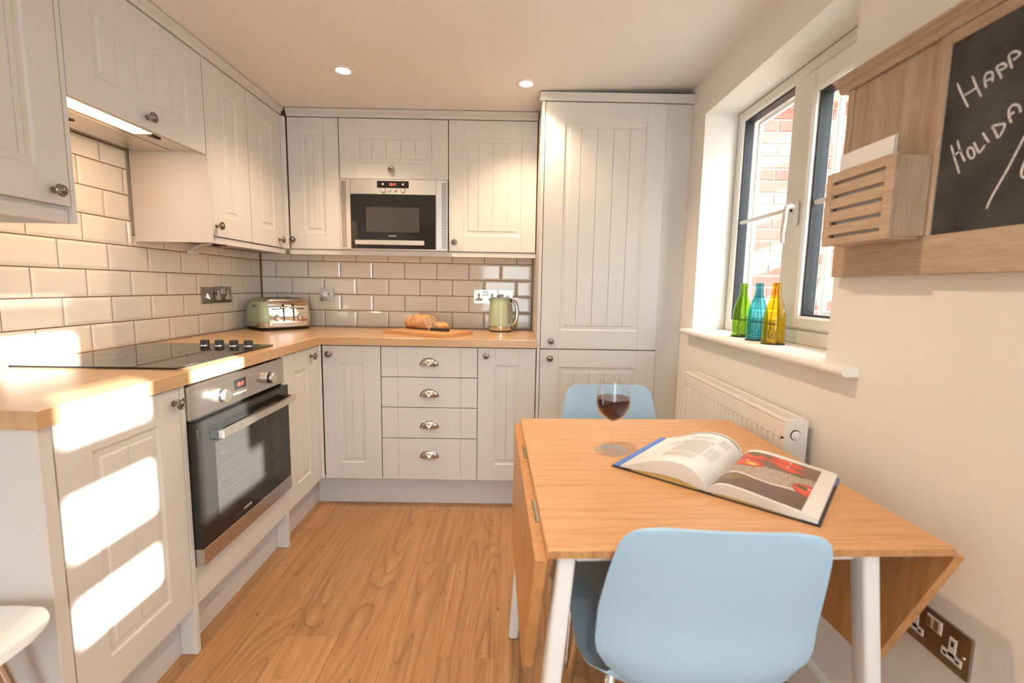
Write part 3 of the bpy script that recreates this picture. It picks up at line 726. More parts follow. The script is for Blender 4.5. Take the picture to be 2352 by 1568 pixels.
# ------------------------------------------------------------------ sockets and switches (plates face local -y)
def plate(name, label, loc, rz, w, kind, cat='socket'):
    t = thing(name, label, cat, loc, rz); hgt = .086
    m = MB(); m.prism(rrect(-w/2, w/2, -hgt/2, hgt/2, .004, 3), .006, 'y', -.006)
    m.build('plate', pm('plate_steel_'+name+str(len(MATS)), (.40, .37, .33), .28, 1.0), t)
    for sx in (-w/2+.012, w/2-.012):
        s = MB().lathe([(.0032, 0), (.0028, .0008), (0, .001)], 10, (sx, -.006, -.002 if kind != 'spur' else 0), '-y').build('screw', CHROME, t)
    def outlet(cx, white):
        mt = WHITEPL if white else DARKGAP
        m = MB(); m.box(cx-.0075, cx+.0075, -.0072, -.0055, -.018, .021, .0006); m.box(cx-.021, cx+.021, -.0072, -.0055, -.026, -.010, .0006)
        o = m.build('socket_insert', WHITEPL, t)
        q = MB(); q.box(cx-.0028, cx+.0028, -.0076, -.0070, .003, .014); q.box(cx-.0165, cx-.009, -.0076, -.0070, -.021, -.016); q.box(cx+.009, cx+.0165, -.0076, -.0070, -.021, -.016)
        q.build('pin_holes', BLACKPL, o)
    if kind == 'double':
        outlet(-.041, 1); outlet(.041, 1)
        s = MB().box(-.017, .017, -.0072, -.0055, .006, .033, .0006).build('switch_surround', WHITEPL, t)
        for sx in (-.008, .008): MB().box(sx-.0065, sx+.0065, -.0105, -.0068, .009, .030, .002).build('rocker', STEEL, t)
    elif kind == 'double_one_rocker':
        outlet(-.041, 1); outlet(.041, 1)
        s = MB().box(-.017, .017, -.0072, -.0055, .006, .033, .0006).build('switch_surround', WHITEPL, t)
        for sx in (-.008, .008): MB().box(sx-.0065, sx+.0065, -.0105, -.0068, .009, .030, .002).build('rocker', STEEL, t)
    elif kind == 'switch':
        MB().add([(-.007, -.006, -.012), (.007, -.006, -.012), (.007, -.006, .012), (-.007, -.006, .012), (-.005, -.019, -.018), (.005, -.019, -.018), (.006, -.010, .010), (-.006, -.010, .010)], [(0, 1, 5, 4), (1, 2, 6, 5), (2, 3, 7, 6), (3, 0, 4, 7), (4, 5, 6, 7)]).build('toggle', CHROME, t)
    elif kind == 'spur':
        s = MB().box(-.024, .024, -.0075, -.0055, -.014, .016, .001).build('fuse_carrier', STEEL_LT, t)
        MB().box(.003, .019, -.0095, -.0070, -.010, .012, .001).build('rocker', pm('rocker_grey'+str(len(MATS)), (.30, .28, .24), .3, .8), t)
    return t
plate('wall_switch', 'brushed steel toggle switch plate on the left tiles', (.0085, -.545, 1.1025), PI/2, .086, 'switch', 'switch')
plate('wall_socket', 'brushed steel double socket on the left tiles behind the toaster', (.0085, -.416, 1.1045), PI/2, .146, 'double')
plate('wall_switch', 'small brushed steel fused switch on the back tiles near the toaster', (.419, -.0085, 1.1085), 0, .087, 'spur', 'switch')
plate('wall_socket', 'brushed steel double socket on the back tiles behind the kettle', (1.416, -.0085, 1.109), 0, .146, 'double')
plate('wall_switch', 'brushed steel fused switch plate partly behind the kettle', (1.545, -.0085, 1.1085), 0, .086, 'spur', 'switch')
plate('wall_socket', 'brown steel double socket low on the cream wall under the table flap', (XR, -2.090, .492), -PI/2, .150, 'double')
# under cabinet light fittings
t = tag(MB().box(.085, .125, -.60, -.545, 1.352, 1.362, .002).build('light_driver', BLACKPL), 'small black light driver under the left wall cabinet', 'driver')
t = thing('light_connector', 'white cable connector hanging under the left wall cabinet', 'connector', (.03, -.66, 1.362))
MB().tube(smooth_path([(.06, .04, -.004), (.03, .02, -.012), (.005, 0, -.03), (-.005, -.01, -.048)]), .006, 8).build('cable', WHITEPL, t)
MB().box(-.015, .02, -.025, .015, -.058, -.040, .003).build('connector_body', WHITEPL, t)
t = tag(MB().box(.085, .125, -.54, -.51, 1.350, 1.362, .002).build('light_adaptor', WHITEPL), 'small white light adaptor beside the black driver', 'adaptor')
# ------------------------------------------------------------------ downlights
glow_me = MB().lathe([(0, 0), (.024, .0), (.026, .002)], 28).mesh('lamp_face', LAMPGLOW)
trim_me = MB().lathe([(.047, .0), (.0465, -.003), (.043, -.005), (.034, -.006), (.030, -.004), (.028, .001), (.027, .0045)], 32, cap=False).mesh('trim_ring', RADW)
for i, (x, y) in enumerate(((.821, -.786), (1.630, -.690), (1.630, -1.95), (.821, -3.6), (1.630, -3.6))):  # the unseen one over the table is added for warm light
    lab = ['round recessed ceiling downlight over the corner of the worktop', 'round recessed ceiling downlight beside the tall cabinet', 'round recessed ceiling downlight added over the table for warm light', 'round recessed ceiling downlight behind the camera on the left', 'round recessed ceiling downlight behind the camera by the window'][i]
    dl = thing('downlight', lab, 'light', (x, y, ZC), 0, 'recessed ceiling downlights')
    link('trim_ring', trim_me, dl); g = link('lamp_face', glow_me, dl); g.location = (0, 0, -.004)
    ld = bpy.data.lights.new('downlight_bulb', 'SPOT'); ld.energy = DOWNLIGHT_W; ld.spot_size = R(125); ld.spot_blend = .75; ld.color = LAMP_WARM; ld.shadow_soft_size = .022
    lo = bpy.data.objects.new('downlight_bulb', ld); COL.objects.link(lo); lo.parent = dl; lo.location = (0, 0, -.010)
# ------------------------------------------------------------------ toaster (front faces local -y)
t = thing('toaster', 'sage green and chrome four slice toaster in the worktop corner', 'toaster', (.205, -.205, .905), R(50))
def shell(profile, n=8):
    """profile: list of (z, halfx, halfy, r)"""
    m = MB(); rows = []
    for z, hx, hy, r in profile: rows.append([(x, y, z) for x, y in rrect(-hx, hx, -hy, hy, r, n)])
    c = len(rows[0])
    for row in rows: row.append(row[0])
    m.grid(rows); m.add(rows[0][:-1], [tuple(reversed(range(c)))]); m.add(rows[-1][:-1], [tuple(range(c))]); return m
shell([(0, .135, .115, .04), (.016, .142, .122, .045), (.018, .142, .122, .045)]).build('base', BLACKPL, t)
shell([(.0185, .143, .123, .045), (.045, .146, .125, .045)]).build('chrome_band', CHROME, t)
shell([(.0455, .1445, .1235, .045), (.09, .145, .124, .045), (.135, .139, .119, .045), (.163, .128, .11, .045)]).build('body', SAGE, t)
shell([(.1635, .122, .104, .04), (.176, .116, .100, .04), (.182, .106, .092, .036)]).build('top_cover', STEEL, t)
sl_ = MB()
for sx in (-.075, -.03, .03, .075): sl_.box(sx-.013, sx+.013, -.07, .07, .1822, .1832)
sl_.build('slots', BLACKPL, t)
front = MB(); rows = []
for z, y in ((.03, -.129), (.05, -.130), (.09, -.1295), (.135, -.1245), (.160, -.1155), (.166, -.110)):
    rows.append([(x, y+.0, z) for x in (-.108, -.05, 0, .05, .108)])
front.grid(rows); rows2 = [[(x, -.09, z) for x, y, z in r] for r in rows]
front.add([rows[0][0], rows[0][-1], rows2[0][-1], rows2[0][0]], [(0, 1, 2, 3)]); front.add([rows[-1][0], rows[-1][-1], rows2[-1][-1], rows2[-1][0]], [(0, 1, 2, 3)])
for k in (0, -1): front.grid([[r[k], r2[k]] for r, r2 in zip(rows, rows2)], False)
fo = front.build('front_panel', CHROME, t)
for sx in (-.028, .028):
    MB().box(sx-.003, sx+.003, -.1312, -.1225, .052, .150).build('lever_slot', BLACKPL, fo)
    lv = MB().tube([(sx-.016, -.139, .131), (sx+.016, -.139, .131)], .0048, 10); lv.tube([(sx, -.139, .131), (sx, -.118, .131)], .003, 8); lv.build('lever', CHROME, t)
for sx in (-.064, .066):
    k_ = MB().lathe([(.0165, 0), (.0165, .006), (.014, .009), (0, .0098)], 20, (sx, -.130, .072), '-y').build('browning_knob', CHROME, t)
    MB().lathe([(.0180, 0), (.0180, .002)], 20, (sx, -.1295, .072), '-y').build('knob_ring', BLACKPL, k_)
for sx in (-.088, -.074, -.060, .054, .068, .082):
    MB().lathe([(.0042, 0), (.0042, .004), (.003, .005), (0, .0052)], 12, (sx, -.1265, .122), '-y').build('push_button', BLACKPL, t)
MB().box(-.095, .095, -.1335, -.125, .021, .042, .002).build('crumb_tray', STEEL_LT, t)
vn = MB()
for i in range(6): vn.box(-.1405, -.1375, -.045+i*.011, -.042+i*.011, .112, .142)
vn.build('side_vents', pm('sage_dark', (.20, .25, .15), .6), t)
# ------------------------------------------------------------------ kettle
k = thing('kettle', 'sage green kettle with chrome handle and base', 'kettle', (1.517, -.145, .905))
MB().lathe([(.066, 0), (.070, .004), (.070, .008)], 36).build('foot', BLACKPL, k)
MB().lathe([(.0715, .0085), (.073, .014), (.073, .034)], 36).build('chrome_base', CHROME, k)
kb = MB().lathe([(.0725, .0345), (.0735, .06), (.0725, .10), (.0685, .145), (.0625, .180), (.0575, .199), (.053, .2015), (.02, .204), (0, .204)], 36).build('body', SAGE, k)
lid = MB().lathe([(.006, 0), (.006, .004), (.016, .008), (.017, .013), (.010, .018), (0, .0195)], 20, (0, 0, .204)).build('lid_knob', CHROME, k)
hdl = smooth_path([(.050, -.010, .186), (.072, -.014, .186), (.090, -.018, .165), (.099, -.02, .12), (.094, -.019, .075), (.078, -.016, .045), (.066, -.012, .040)], 5)
MB().tube(hdl, [.0085+.002*math.sin(PI*i/(len(hdl)-1)) for i in range(len(hdl))], 12).build('handle', CHROME, k)
for z, xx in ((.186, .052), (.043, .070)): MB().tube([(xx-.012, -.010, z), (xx+.014, -.0135, z)], .0115, 12).build('handle_joint', BLACKPL, k)
wg = MB(); rows = []
for z in (.052, .07, .10, .13, .155, .166):
    rr = interp([(.0345, .0725), (.06, .0735), (.10, .0725), (.145, .0685), (.18, .0625)], z)[0]+.0008
    rows.append([(rr*math.cos(a), rr*math.sin(a), z) for a in (-.98, -.87, -.76, -.65, -.54)])
wg.grid(rows).build('water_gauge', pm('gauge_grey', (.33, .32, .29), .25), k)
MB().lathe([(.005, 0), (.005, .012), (.003, .014), (0, .0145)], 12, (.052, -.0495, .022), '-y').build('switch_lever', CHROME, k)
# spout
MB().add([(-.062, -.018, .170), (-.062, .018, .170), (-.074, 0, .199), (-.050, -.02, .2), (-.050, .02, .2), (-.060, 0, .150)], [(5, 2, 0), (5, 1, 2), (0, 2, 3), (1, 4, 2), (2, 4, 3)]).build('spout', SAGE, k)
# ------------------------------------------------------------------ chopping board, bread, knife
bd_c = (1.118, -.375); bd_a = R(-30)
b = thing('chopping_board', 'rectangular wooden chopping board under the bread', 'chopping board', (bd_c[0], bd_c[1], .905), bd_a)
m = MB(); m.prism(rrect(-.215, .215, -.135, .135, .012, 4), .019, 'z', 0); m.build('board', CUTW, b)
def loaf(name, label, loc, rz, L, Wd, H, cut, taper0, cat='bread'):
    t = thing(name, label, cat, loc, rz); m = MB(); rows = []; n = 18; st = 14
    rnd = random.Random(3)
    for i in range(st+1):
        u = i/st; s = 1.0
        if taper0: s = min(1, math.sqrt(max(.0, 1-(1-min(1, u/.45))**2))*.98+.02)
        w, h = Wd*(.35+.65*s), H*(.35+.65*s)
        if i == 0 and taper0: w, h = Wd*.2, H*.25
        row = []
        for j in range(n+1):
            a = 2*PI*j/n; x = w*.5*math.cos(a); z = math.sin(a)
            z = h*.5+h*.5*(z if z > 0 else z*1.0); z = max(z, .0); x *= 1.0 if z > h*.2 else .88
            row.append((-L/2+L*u, x*(1+.03*math.sin(7*u+j)), z))
        rows.append(row)
    m.grid(rows); m.add(rows[0][:-1], [tuple(range(n))]); m.add(rows[-1][:-1], [tuple(range(n))])
    m.build('crust', CRUST, t)
    ce = [(p[0]+.0012, p[1]*.90, H*.5+(p[2]-H*.5)*.90) for p in rows[-1][:-1]]
    cm_ = MB(); cm_.add(ce+[(p[0]-.003, p[1], p[2]) for p in ce], [tuple(range(n))]+[(i, (i+1) % n, n+(i+1) % n, n+i) for i in range(n)]); cf = cm_.build('cut_face', CRUMB, t)
    for q in range(cut):
        a = rnd.uniform(0, 6.28); rr = rnd.uniform(.1, .38); hy, hz = rr*Wd*math.cos(a), H*.5+rr*H*math.sin(a)
        MB().lathe([(rnd.uniform(.002, .0045), .0), (.001, .0006), (0, .0007)], 8, (L/2+.0011, hy, hz), 'x').build('air_hole', CRUMBHOLE, cf)
    return t
loaf('bread_loaf', 'crusty loaf of bread cut open on the board', (1.045, -.27, .924), R(-33), .185, .100, .084, 10, True)
loaf('bread_heel', 'torn end piece of bread beside the cut loaf', (1.183, -.300, .924), R(195), .085, .062, .045, 4, True)
kn = thing('bread_knife', 'bread knife with black handle on the board', 'knife', (1.115, -.385, .9245), R(-22))
MB().add([(-.15, -.004, 0), (.02, -.012, 0), (.02, .012, 0), (-.14, .010, 0), (-.15, -.004, .0018), (.02, -.012, .002), (.02, .012, .002), (-.14, .010, .0018)], [(3, 2, 1, 0), (4, 5, 6, 7), (0, 1, 5, 4), (1, 2, 6, 5), (2, 3, 7, 6), (3, 0, 4, 7)]).build('blade', STEEL_LT, kn)
MB().tube(smooth_path([(.022, 0, .008), (.05, 0, .0095), (.09, 0, .009), (.125, 0, .0095), (.138, 0, .0095)], 4), [.0075]*4+[.008]*8+[.009]*3+[.008, .004], 10).build('handle', BLACKPL, kn)
MB().lathe([(.0085, 0), (.0085, .006)], 12, (.017, 0, .0086), 'x').build('ferrule', BRASS, kn)
# ------------------------------------------------------------------ radiator
rd = thing('radiator', 'white panel radiator under the window', 'radiator', (0, 0, 0))
ry0, ry1, rz0, rz1, rxf, rxb = -1.668, -.895, .21, .810, 2.364, 2.428
m = MB(); yy = ry0+.028; pts = []
nfl = 23; pitch = (ry1-ry0-.056)/nfl
m.box(rxf+.0055, rxf+.0085, ry0+.004, ry1-.004, rz0, rz1-.012)
m.box(rxf, rxf+.012, ry0+.004, ry1-.004, rz1-.062, rz1-.012, .003); m.box(rxf, rxf+.012, ry0+.004, ry1-.004, rz0, rz0+.05, .003)
m.box(rxf, rxf+.012, ry0+.004, ry0+.022, rz0+.04, rz1-.05, .003); m.box(rxf, rxf+.012, ry1-.022, ry1-.004, rz0+.04, rz1-.05, .003)
fp_ = m.build('front_panel', RADW, rd)
fl = MB(); hw, d_ = pitch*.42, .0052
z0, z1 = .0, rz1-rz0-.124+.03
V = [(0, -hw*.55, .02), (0, hw*.55, .02), (0, hw*.55, z1-.02), (0, -hw*.55, z1-.02), (d_, -hw, 0), (d_, hw, 0), (d_, hw, z1), (d_, -hw, z1)]
fl.add(V, [(3, 2, 1, 0), (0, 1, 5, 4), (1, 2, 6, 5), (2, 3, 7, 6), (3, 0, 4, 7)])
fme = fl.mesh('flute', RADW)
for i in range(nfl):
    o = link('flute', fme, fp_); o.location = (rxf+.0005, ry0+.028+pitch*(i+.5), rz0+.047)
MB().box(rxb-.012, rxb, ry0+.004, ry1-.004, rz0, rz1-.012, .003).build('rear_panel', RADW, rd)
sp = MB(); sp.box(rxf-.002, rxb+.001, ry0, ry0+.0035, rz0, rz1, .001); sp.build('side_cover', RADW, rd)
MB().box(rxf-.002, rxb+.001, ry1-.0035, ry1, rz0, rz1, .001).build('side_cover', RADW, rd)
tg = MB(); tg.box(rxf-.001, rxf+.010, ry0+.003, ry1-.003, rz1-.011, rz1, .002); tg.box(rxb-.010, rxb+.001, ry0+.003, ry1-.003, rz1-.011, rz1, .002)
n = 96; st = (ry1-ry0-.03)/n
for i in range(n): tg.box(rxf+.009, rxb-.009, ry0+.015+st*i, ry0+.015+st*i+st*.62, rz1-.004, rz1-.0015)
tg.box(rxf+.009, rxb-.009, ry0+.003, ry0+.016, rz1-.004, rz1-.001); tg.box(rxf+.009, rxb-.009, ry1-.016, ry1-.003, rz1-.004, rz1-.001)
tg.build('top_grille', RADW, rd)
MB().box(rxf+.012, rxb-.012, ry0+.02, ry1-.02, rz0+.02, rz1-.02).build('fins', pm('rad_inside', (.25, .24, .22), .8), rd)
vh = MB().lathe([(.0155, 0), (.0155, .0012)], 24, (rxf+.030, ry0, rz1-.045), '-y').build('plug_recess', DARKGAP, rd)
MB().lathe([(.0135, 0), (.0135, .002), (.0125, .003), (.0085, .0035), (.0085, .011), (.005, .0125), (.0045, .010), (0, .010)], 22, (rxf+.031, ry0-.001, rz1-.046), '-y').build('vent_plug', WHITEPL, rd)
for yy in (ry0+.15, ry1-.15): MB().box(rxb, XR, yy-.015, yy+.015, rz0+.1, rz1-.08).build('bracket', RADW, rd)
for yy in (ry0+.03, ry1-.03): MB().tube([(2.395, yy, rz0+.02), (2.395, yy, 0)], .0075, 10).build('pipe', CHROME, rd)
# ------------------------------------------------------------------ bottles on the sill
def bottle(label, loc, col, spin):
    b = thing('glass_bottle', label, 'bottle', loc, spin, 'coloured bottles on the window sill')
    g = thin_glass('bottle_glass_%d' % len(MATS), col, refl=1.6, haze=.10)
    MB().lathe([(.0385, 0), (.0385, .0035), (.034, .0045)], 28).build('base_disc', BLACKPL, b)
    prof = [(.0345, .005), (.0360, .008), (.0362, .06), (.0358, .095), (.0335, .118), (.028, .142), (.0205, .165), (.0150, .185), (.0135, .205), (.0133, .215), (.0150, .2165), (.0152, .221), (.0142, .2225), (.0145, .2285), (.0138, .230)]
    prof = [(r, h*.93+.0003) for r, h in prof]
    MB().lathe(prof, 28, cap=False).build('glass', g, b, fix=False)
    MB().lathe([(.0185, 0), (.0185, .009), (.016, .0095), (0, .0095)], 20, (0, 0, .0052)).build('candle_cup', STEEL, b)
    for sx in (-.012, .012):
        MB().tube(smooth_path([(sx*1.1, 0, .012), (sx*1.1, 0, .09), (sx*.6, 0, .13), (sx*.35, 0, .18), (sx*.25, 0, .212)], 4), .0008, 6).build('wire', BLACKPL, b)
    ch = MB(); path = smooth_path([(0, -.0155, .213), (0, -.0148, .185), (0, -.0225, .155), (0, -.0315, .125), (0, -.0372, .09), (0, -.0380, .055)], 8)
    for i, p in enumerate(path):
        r_ = .0017; ch.tube([p+Vector((-r_*.6, 0, -r_*.6)), p+Vector((r_*.6, -.0008, r_*.6))], .0011, 6)
    tag(ch.build('chain', BLACKPL, b), kind='stuff')
    hk = smooth_path([(0, -.0382, .056), (-.004, -.0386, .046), (-.006, -.0386, .036), (0, -.0388, .030), (.006, -.0386, .036), (.008, -.0384, .044)], 5)
    MB().tube(hk, .0008, 6).build('hook', BLACKPL, b)
    return b
bottle('lime green glass bottle with a hanging chain on the sill', (2.512, -1.080, .988), (.46, .68, .12), R(-40))
bottle('turquoise glass bottle between the green and the yellow one', (2.503, -1.212, .988), (.20, .66, .74), R(-28))
bottle('yellow glass bottle with a hanging chain on the sill', (2.500, -1.330, .988), (.90, .70, .06), R(-45))
# ------------------------------------------------------------------ wooden organiser with chalkboard
og = thing('chalkboard_organiser', 'weathered wooden wall organiser with chalkboard and letter rack', 'organiser', (0, 0, 0))
oy0, oy1, oz0, oz1 = -2.62, -1.718, 1.212, 1.675; XB = 2.420
MB().box(2.428, XR-.0005, oy0, oy1, oz0, oz1).build('backing', BOARDW_Y, og)
m = MB(); m.box(XB-.002, 2.4279, -1.735, oy1, oz0, oz1, .001); m.build('stile', BOARDW_Z, og)
MB().box(XB+.003, 2.4279, -1.972, -1.7355, 1.29, oz1, .0008).build('back_panel', BOARDW_Z, og)
MB().box(XB-.004, 2.4279, -1.996, -1.9725, 1.29, oz1, .001).build('stile', BOARDW_Z, og)
MB().box(XB-.004, 2.4279, -2.62, -2.56, 1.29, oz1, .001).build('stile', BOARDW_Z, og)
MB().box(XB-.006, 2.4279, -2.62, -1.7355, oz0, 1.2895, .0012).build('bottom_rail', BOARDW_Y, og)
MB().box(XB-.004, 2.4279, -2.5595, -1.9965, 1.652, oz1, .001).build('top_rail', BOARDW_Y, og)
m = MB(); m.prism([(XR-.0005, 1.676), (XB-.006, 1.676), (XB-.012, 1.682), (XB-.012, 1.687), (XB-.022, 1.692), (XB-.022, 1.697), (XB-.030, 1.701), (XB-.030, 1.706), (XR-.0005, 1.706)], .95, 'y', -2.645)
m.build('cornice', BOARDW_Y, og)
MB().box(XB+.0005, 2.4278, -2.5595, -1.9965, 1.29, 1.6515).build('chalkboard', CHALKB, og)
STROKES = [[(-2.015, 1.573), (-2.03, 1.544), (-2.044, 1.519)], [(-2.044, 1.574), (-2.055, 1.551), (-2.067, 1.529)], [(-2.03, 1.544), (-2.042, 1.546), (-2.055, 1.549)], [(-2.074, 1.541), (-2.069, 1.555), (-2.069, 1.565), (-2.075, 1.567), (-2.082, 1.562), (-2.084, 1.547)], [(-2.071, 1.554), (-2.083, 1.554)], [(-2.1, 1.546), (-2.089, 1.566), (-2.09, 1.571), (-2.099, 1.571), (-2.105, 1.564), (-2.1, 1.562), (-2.093, 1.562)], [(-2.115, 1.556), (-2.108, 1.574), (-2.108, 1.582), (-2.117, 1.582), (-2.125, 1.575), (-2.121, 1.571), (-2.114, 1.57)], [(-2.131, 1.588), (-2.140, 1.576), (-2.149, 1.590)], [(-2.140, 1.576), (-2.146, 1.559)], [(-2.018, 1.459), (-2.03, 1.429), (-2.043, 1.4)], [(-2.03, 1.464), (-2.039, 1.441), (-2.051, 1.42)], [(-2.026, 1.436), (-2.033, 1.44), (-2.041, 1.445)], [(-2.056, 1.445), (-2.053, 1.439), (-2.057, 1.428), (-2.064, 1.422), (-2.068, 1.427), (-2.064, 1.438), (-2.056, 1.445)], [(-2.063, 1.451), (-2.07, 1.439), (-2.077, 1.429), (-2.085, 1.44)], [(-2.078, 1.463), (-2.085, 1.452), (-2.092, 1.442)], [(-2.093, 1.469), (-2.1, 1.458), (-2.107, 1.446), (-2.113, 1.454), (-2.115, 1.465), (-2.104, 1.468), (-2.093, 1.469)], [(-2.126, 1.464), (-2.12, 1.478), (-2.12, 1.49), (-2.127, 1.493), (-2.135, 1.487), (-2.139, 1.476)], [(-2.121, 1.479), (-2.129, 1.48)], [(-2.144, 1.506), (-2.152, 1.494), (-2.162, 1.508)], [(-2.152, 1.494), (-2.157, 1.478)], [(-2.103, 1.325), (-2.108, 1.341), (-2.118, 1.362), (-2.131, 1.389), (-2.143, 1.417), (-2.159, 1.455)], [(-2.17, 1.37), (-2.161, 1.366), (-2.154, 1.371), (-2.154, 1.384), (-2.161, 1.409), (-2.166, 1.422)]]
for s_ in STROKES:
    ck = MB()
    pp = smooth_path([(XB-.0002, y, z) for y, z in s_], 5); wd = .0021
    row0, row1 = [], []
    for i, p in enumerate(pp):
        tn = (pp[min(i+1, len(pp)-1)]-pp[max(i-1, 0)]).normalized(); nn = Vector((0, -tn.z, tn.y))
        q = wd*(1 if 0 < i < len(pp)-1 else .6); row0.append(p+nn*q); row1.append(p-nn*q)
    ck.grid([row0, row1], False)
    ck.build('chalk_stroke', CHALK, og, fix=False)
# letter rack
rx0 = 2.342
m = MB(); m.box(rx0, rx0+.010, -1.800, -1.781, 1.284, 1.455, .001); m.box(rx0, rx0+.010, -1.985, -1.960, 1.284, 1.455, .001)
m.box(rx0, rx0+.010, -1.960, -1.800, 1.433, 1.455, .001); m.box(rx0, rx0+.010, -1.960, -1.800, 1.284, 1.302, .001)
m.build('rack_frame', BOARDW_Y, og)
for i in range(4): MB().box(rx0+.001, rx0+.009, -1.9595, -1.8005, 1.3095+i*.0310, 1.3325+i*.0310, .0008).build('rack_slat', BOARDW_Y, og)
MB().box(rx0+.0105, XB-.0045, -1.985, -1.976, 1.29, 1.450, .001).build('rack_side', BOARDW_Z, og)
MB().box(rx0+.0105, XB-.0025, -1.790, -1.781, 1.29, 1.450, .001).build('rack_side', BOARDW_Z, og)
MB().box(rx0+.0105, XB-.0065, -1.975, -1.7905, 1.2845, 1.292).build('rack_bottom', BOARDW_Y, og)
pc = thing('letter_stack', 'white paper cards standing in the letter rack', 'paper', (2.372, -1.876, 1.293))
for i, (dx, dy, h_) in enumerate(((-.012, 0, .205), (-.010, .004, .202), (-.0085, -.002, .206))):
    MB().box(dx, dx+.001, -.078+dy, .078+dy, 0, h_).build('card', PAPER, pc)
# ------------------------------------------------------------------ table
TC = Vector((1.984, -1.815, 0)); TA = R(2.0)
tb = thing('drop_leaf_table', 'bamboo drop-leaf table with white legs and folded leaves', 'table', TC, TA)
hx, hy, tz = .357, .393, .735
MB().box(-hx, hx, -hy, hy, tz-.016, tz, .002).build('table_top', BAMBOO_X, tb)
MB().box(-hx+.002, hx-.002, -hy-.0004, -hy+.001, tz-.0145, tz-.0015).build('edge_grain', BAMBOO_END, tb)
def leaf(sx, top, bot, name):
    """leaf hanging from the side; top/bot = (x,z) of the hinge line and lower edge"""
    th = .020; d = Vector((bot[0]-top[0], 0, bot[1]-top[1])); Ln = d.length; d.normalize(); nrm = Vector((d.z, 0, -d.x))*(1 if sx > 0 else -1)
    if nrm.x*sx < 0: nrm = -nrm
    m = MB(); r_ = .02
    poly = [(-hy, 0), (hy, 0), (hy-.125, Ln-.012), (hy-.137, Ln), (-hy+.137, Ln), (-hy+.125, Ln-.012)]
    V = []
    for off in (0, -th):
        for y, s in poly: p = Vector((top[0], y, top[1]))+d*s+nrm*off; V.append(p)
    k_ = len(poly); m.add(V, [tuple(range(k_)), tuple(range(2*k_-1, k_-1, -1))]+[(i, (i+1) % k_, k_+(i+1) % k_, k_+i) for i in range(k_)])
    o = m.build('leaf', BAMBOO_Z, tb)
    return o
lf1 = leaf(-1, (-hx-.020, tz-.018), (-hx-.028, tz-.335), 'leaf')
lf2 = leaf(1, (hx+.018, tz-.018), (hx+.008, tz-.335), 'leaf')
for sx in (-1, 1):
    for yy in (-.22, .12):
        hg = MB(); hg.tube([(sx*(hx+.007), yy-.045, tz-.022), (sx*(hx+.007), yy+.045, tz-.022)], .0045, 8); hg.box(sx*(hx-.03), sx*(hx+.005), yy-.045, yy+.045, tz-.0185, tz-.0165)
        hg.build('hinge', BRASS, tb)
def sqleg(top, bot, w=.032, d=.038):
    a, b_ = Vector(top), Vector(bot); t_ = (b_-a).normalized(); u = Vector((1, 0, 0)); u = (u-t_*u.dot(t_)).normalized(); v = t_.cross(u)
    rows = []
    for p, s in ((a, 1), (b_-t_*.004, 1), (b_, .9)):
        rows.append([p+u*x*s+v*y*s for x, y in rrect(-w/2, w/2, -d/2, d/2, .007, 3)])
    for r_ in rows: r_.append(r_[0])
    m = MB(); m.grid(rows); n = len(rows[0])-1; m.add(rows[0][:-1], [tuple(range(n))]); m.add(rows[-1][:-1], [tuple(range(n))]); return m
for top, bot in (((-.318, -.352, tz-.017), (-.372, -.345, 0)), ((-.318, .350, tz-.017), (-.372, .325, 0)), ((.226, -.352, tz-.017), (.322, -.345, 0)), ((.226, .350, tz-.017), (.322, .325, 0))):
    sqleg(top, bot).build('leg', LEGW, tb)
for yy in (-.33, .33): MB().box(-.30, .215, yy-.018, yy+.018, tz-.05, tz-.0165, .004).build('apron_rail', LEGW, tb)
for sx, yy in ((-1, -.2), (1, -.2)): MB().lathe([(.010, 0), (.010, .004), (.006, .009), (0, .010)], 14, (sx*(hx+.010)-(.0 if sx < 0 else 0), -.205, tz-.285), 'x' if sx < 0 else '-x').build('leaf_stop', CHROME, tb)
# ------------------------------------------------------------------ wine glass
def glassmat():
    m, n, b = nt('clear_glass'); b.inputs['Base Color'].default_value = (1, 1, 1, 1); b.inputs['Roughness'].default_value = 0; b.inputs['Transmission Weight'].default_value = 1; b.inputs['IOR'].default_value = 1.45
    return m
WG = thin_glass('wine_glass_clear', (.985, .99, .99), refl=2.2)
g = thing('wine_glass', 'stemmed glass of red wine on the table', 'wine glass', (1.853, -1.735, tz+.0002))
bowl = [(.0035, .082), (.010, .0855), (.024, .094), (.036, .107), (.0435, .124), (.0452, .138), (.0440, .155), (.0405, .175), (.0365, .196)]
fp2 = [(.0452, 0), (.0455, .0012), (.036, .0025), (.018, .0045), (.008, .008), (.0045, .015), (.0037, .03), (.0033, .06), (.0036, .078), (.0036, .082)]
MB().lathe(fp2, 40, cap=True).build('foot_and_stem', WG, g, fix=False)
MB().lathe(bowl, 44, cap=False).build('bowl', WG, g, fix=False)
wm, wnn, wbb = nt('red_wine'); wbb.inputs['Base Color'].default_value = (.055, .003, .005, 1); wbb.inputs['Roughness'].default_value = .02; wbb.inputs['Transmission Weight'].default_value = .4; wbb.inputs['IOR'].default_value = 1.34
wp = [(0, .0845), (.0095, .0868), (.0233, .0952), (.0352, .1078), (.0427, .1244), (.0444, .138), (.0439, .1475), (0, .1475)]
MB().lathe(wp, 44, cap=False).build('wine', wm, g)
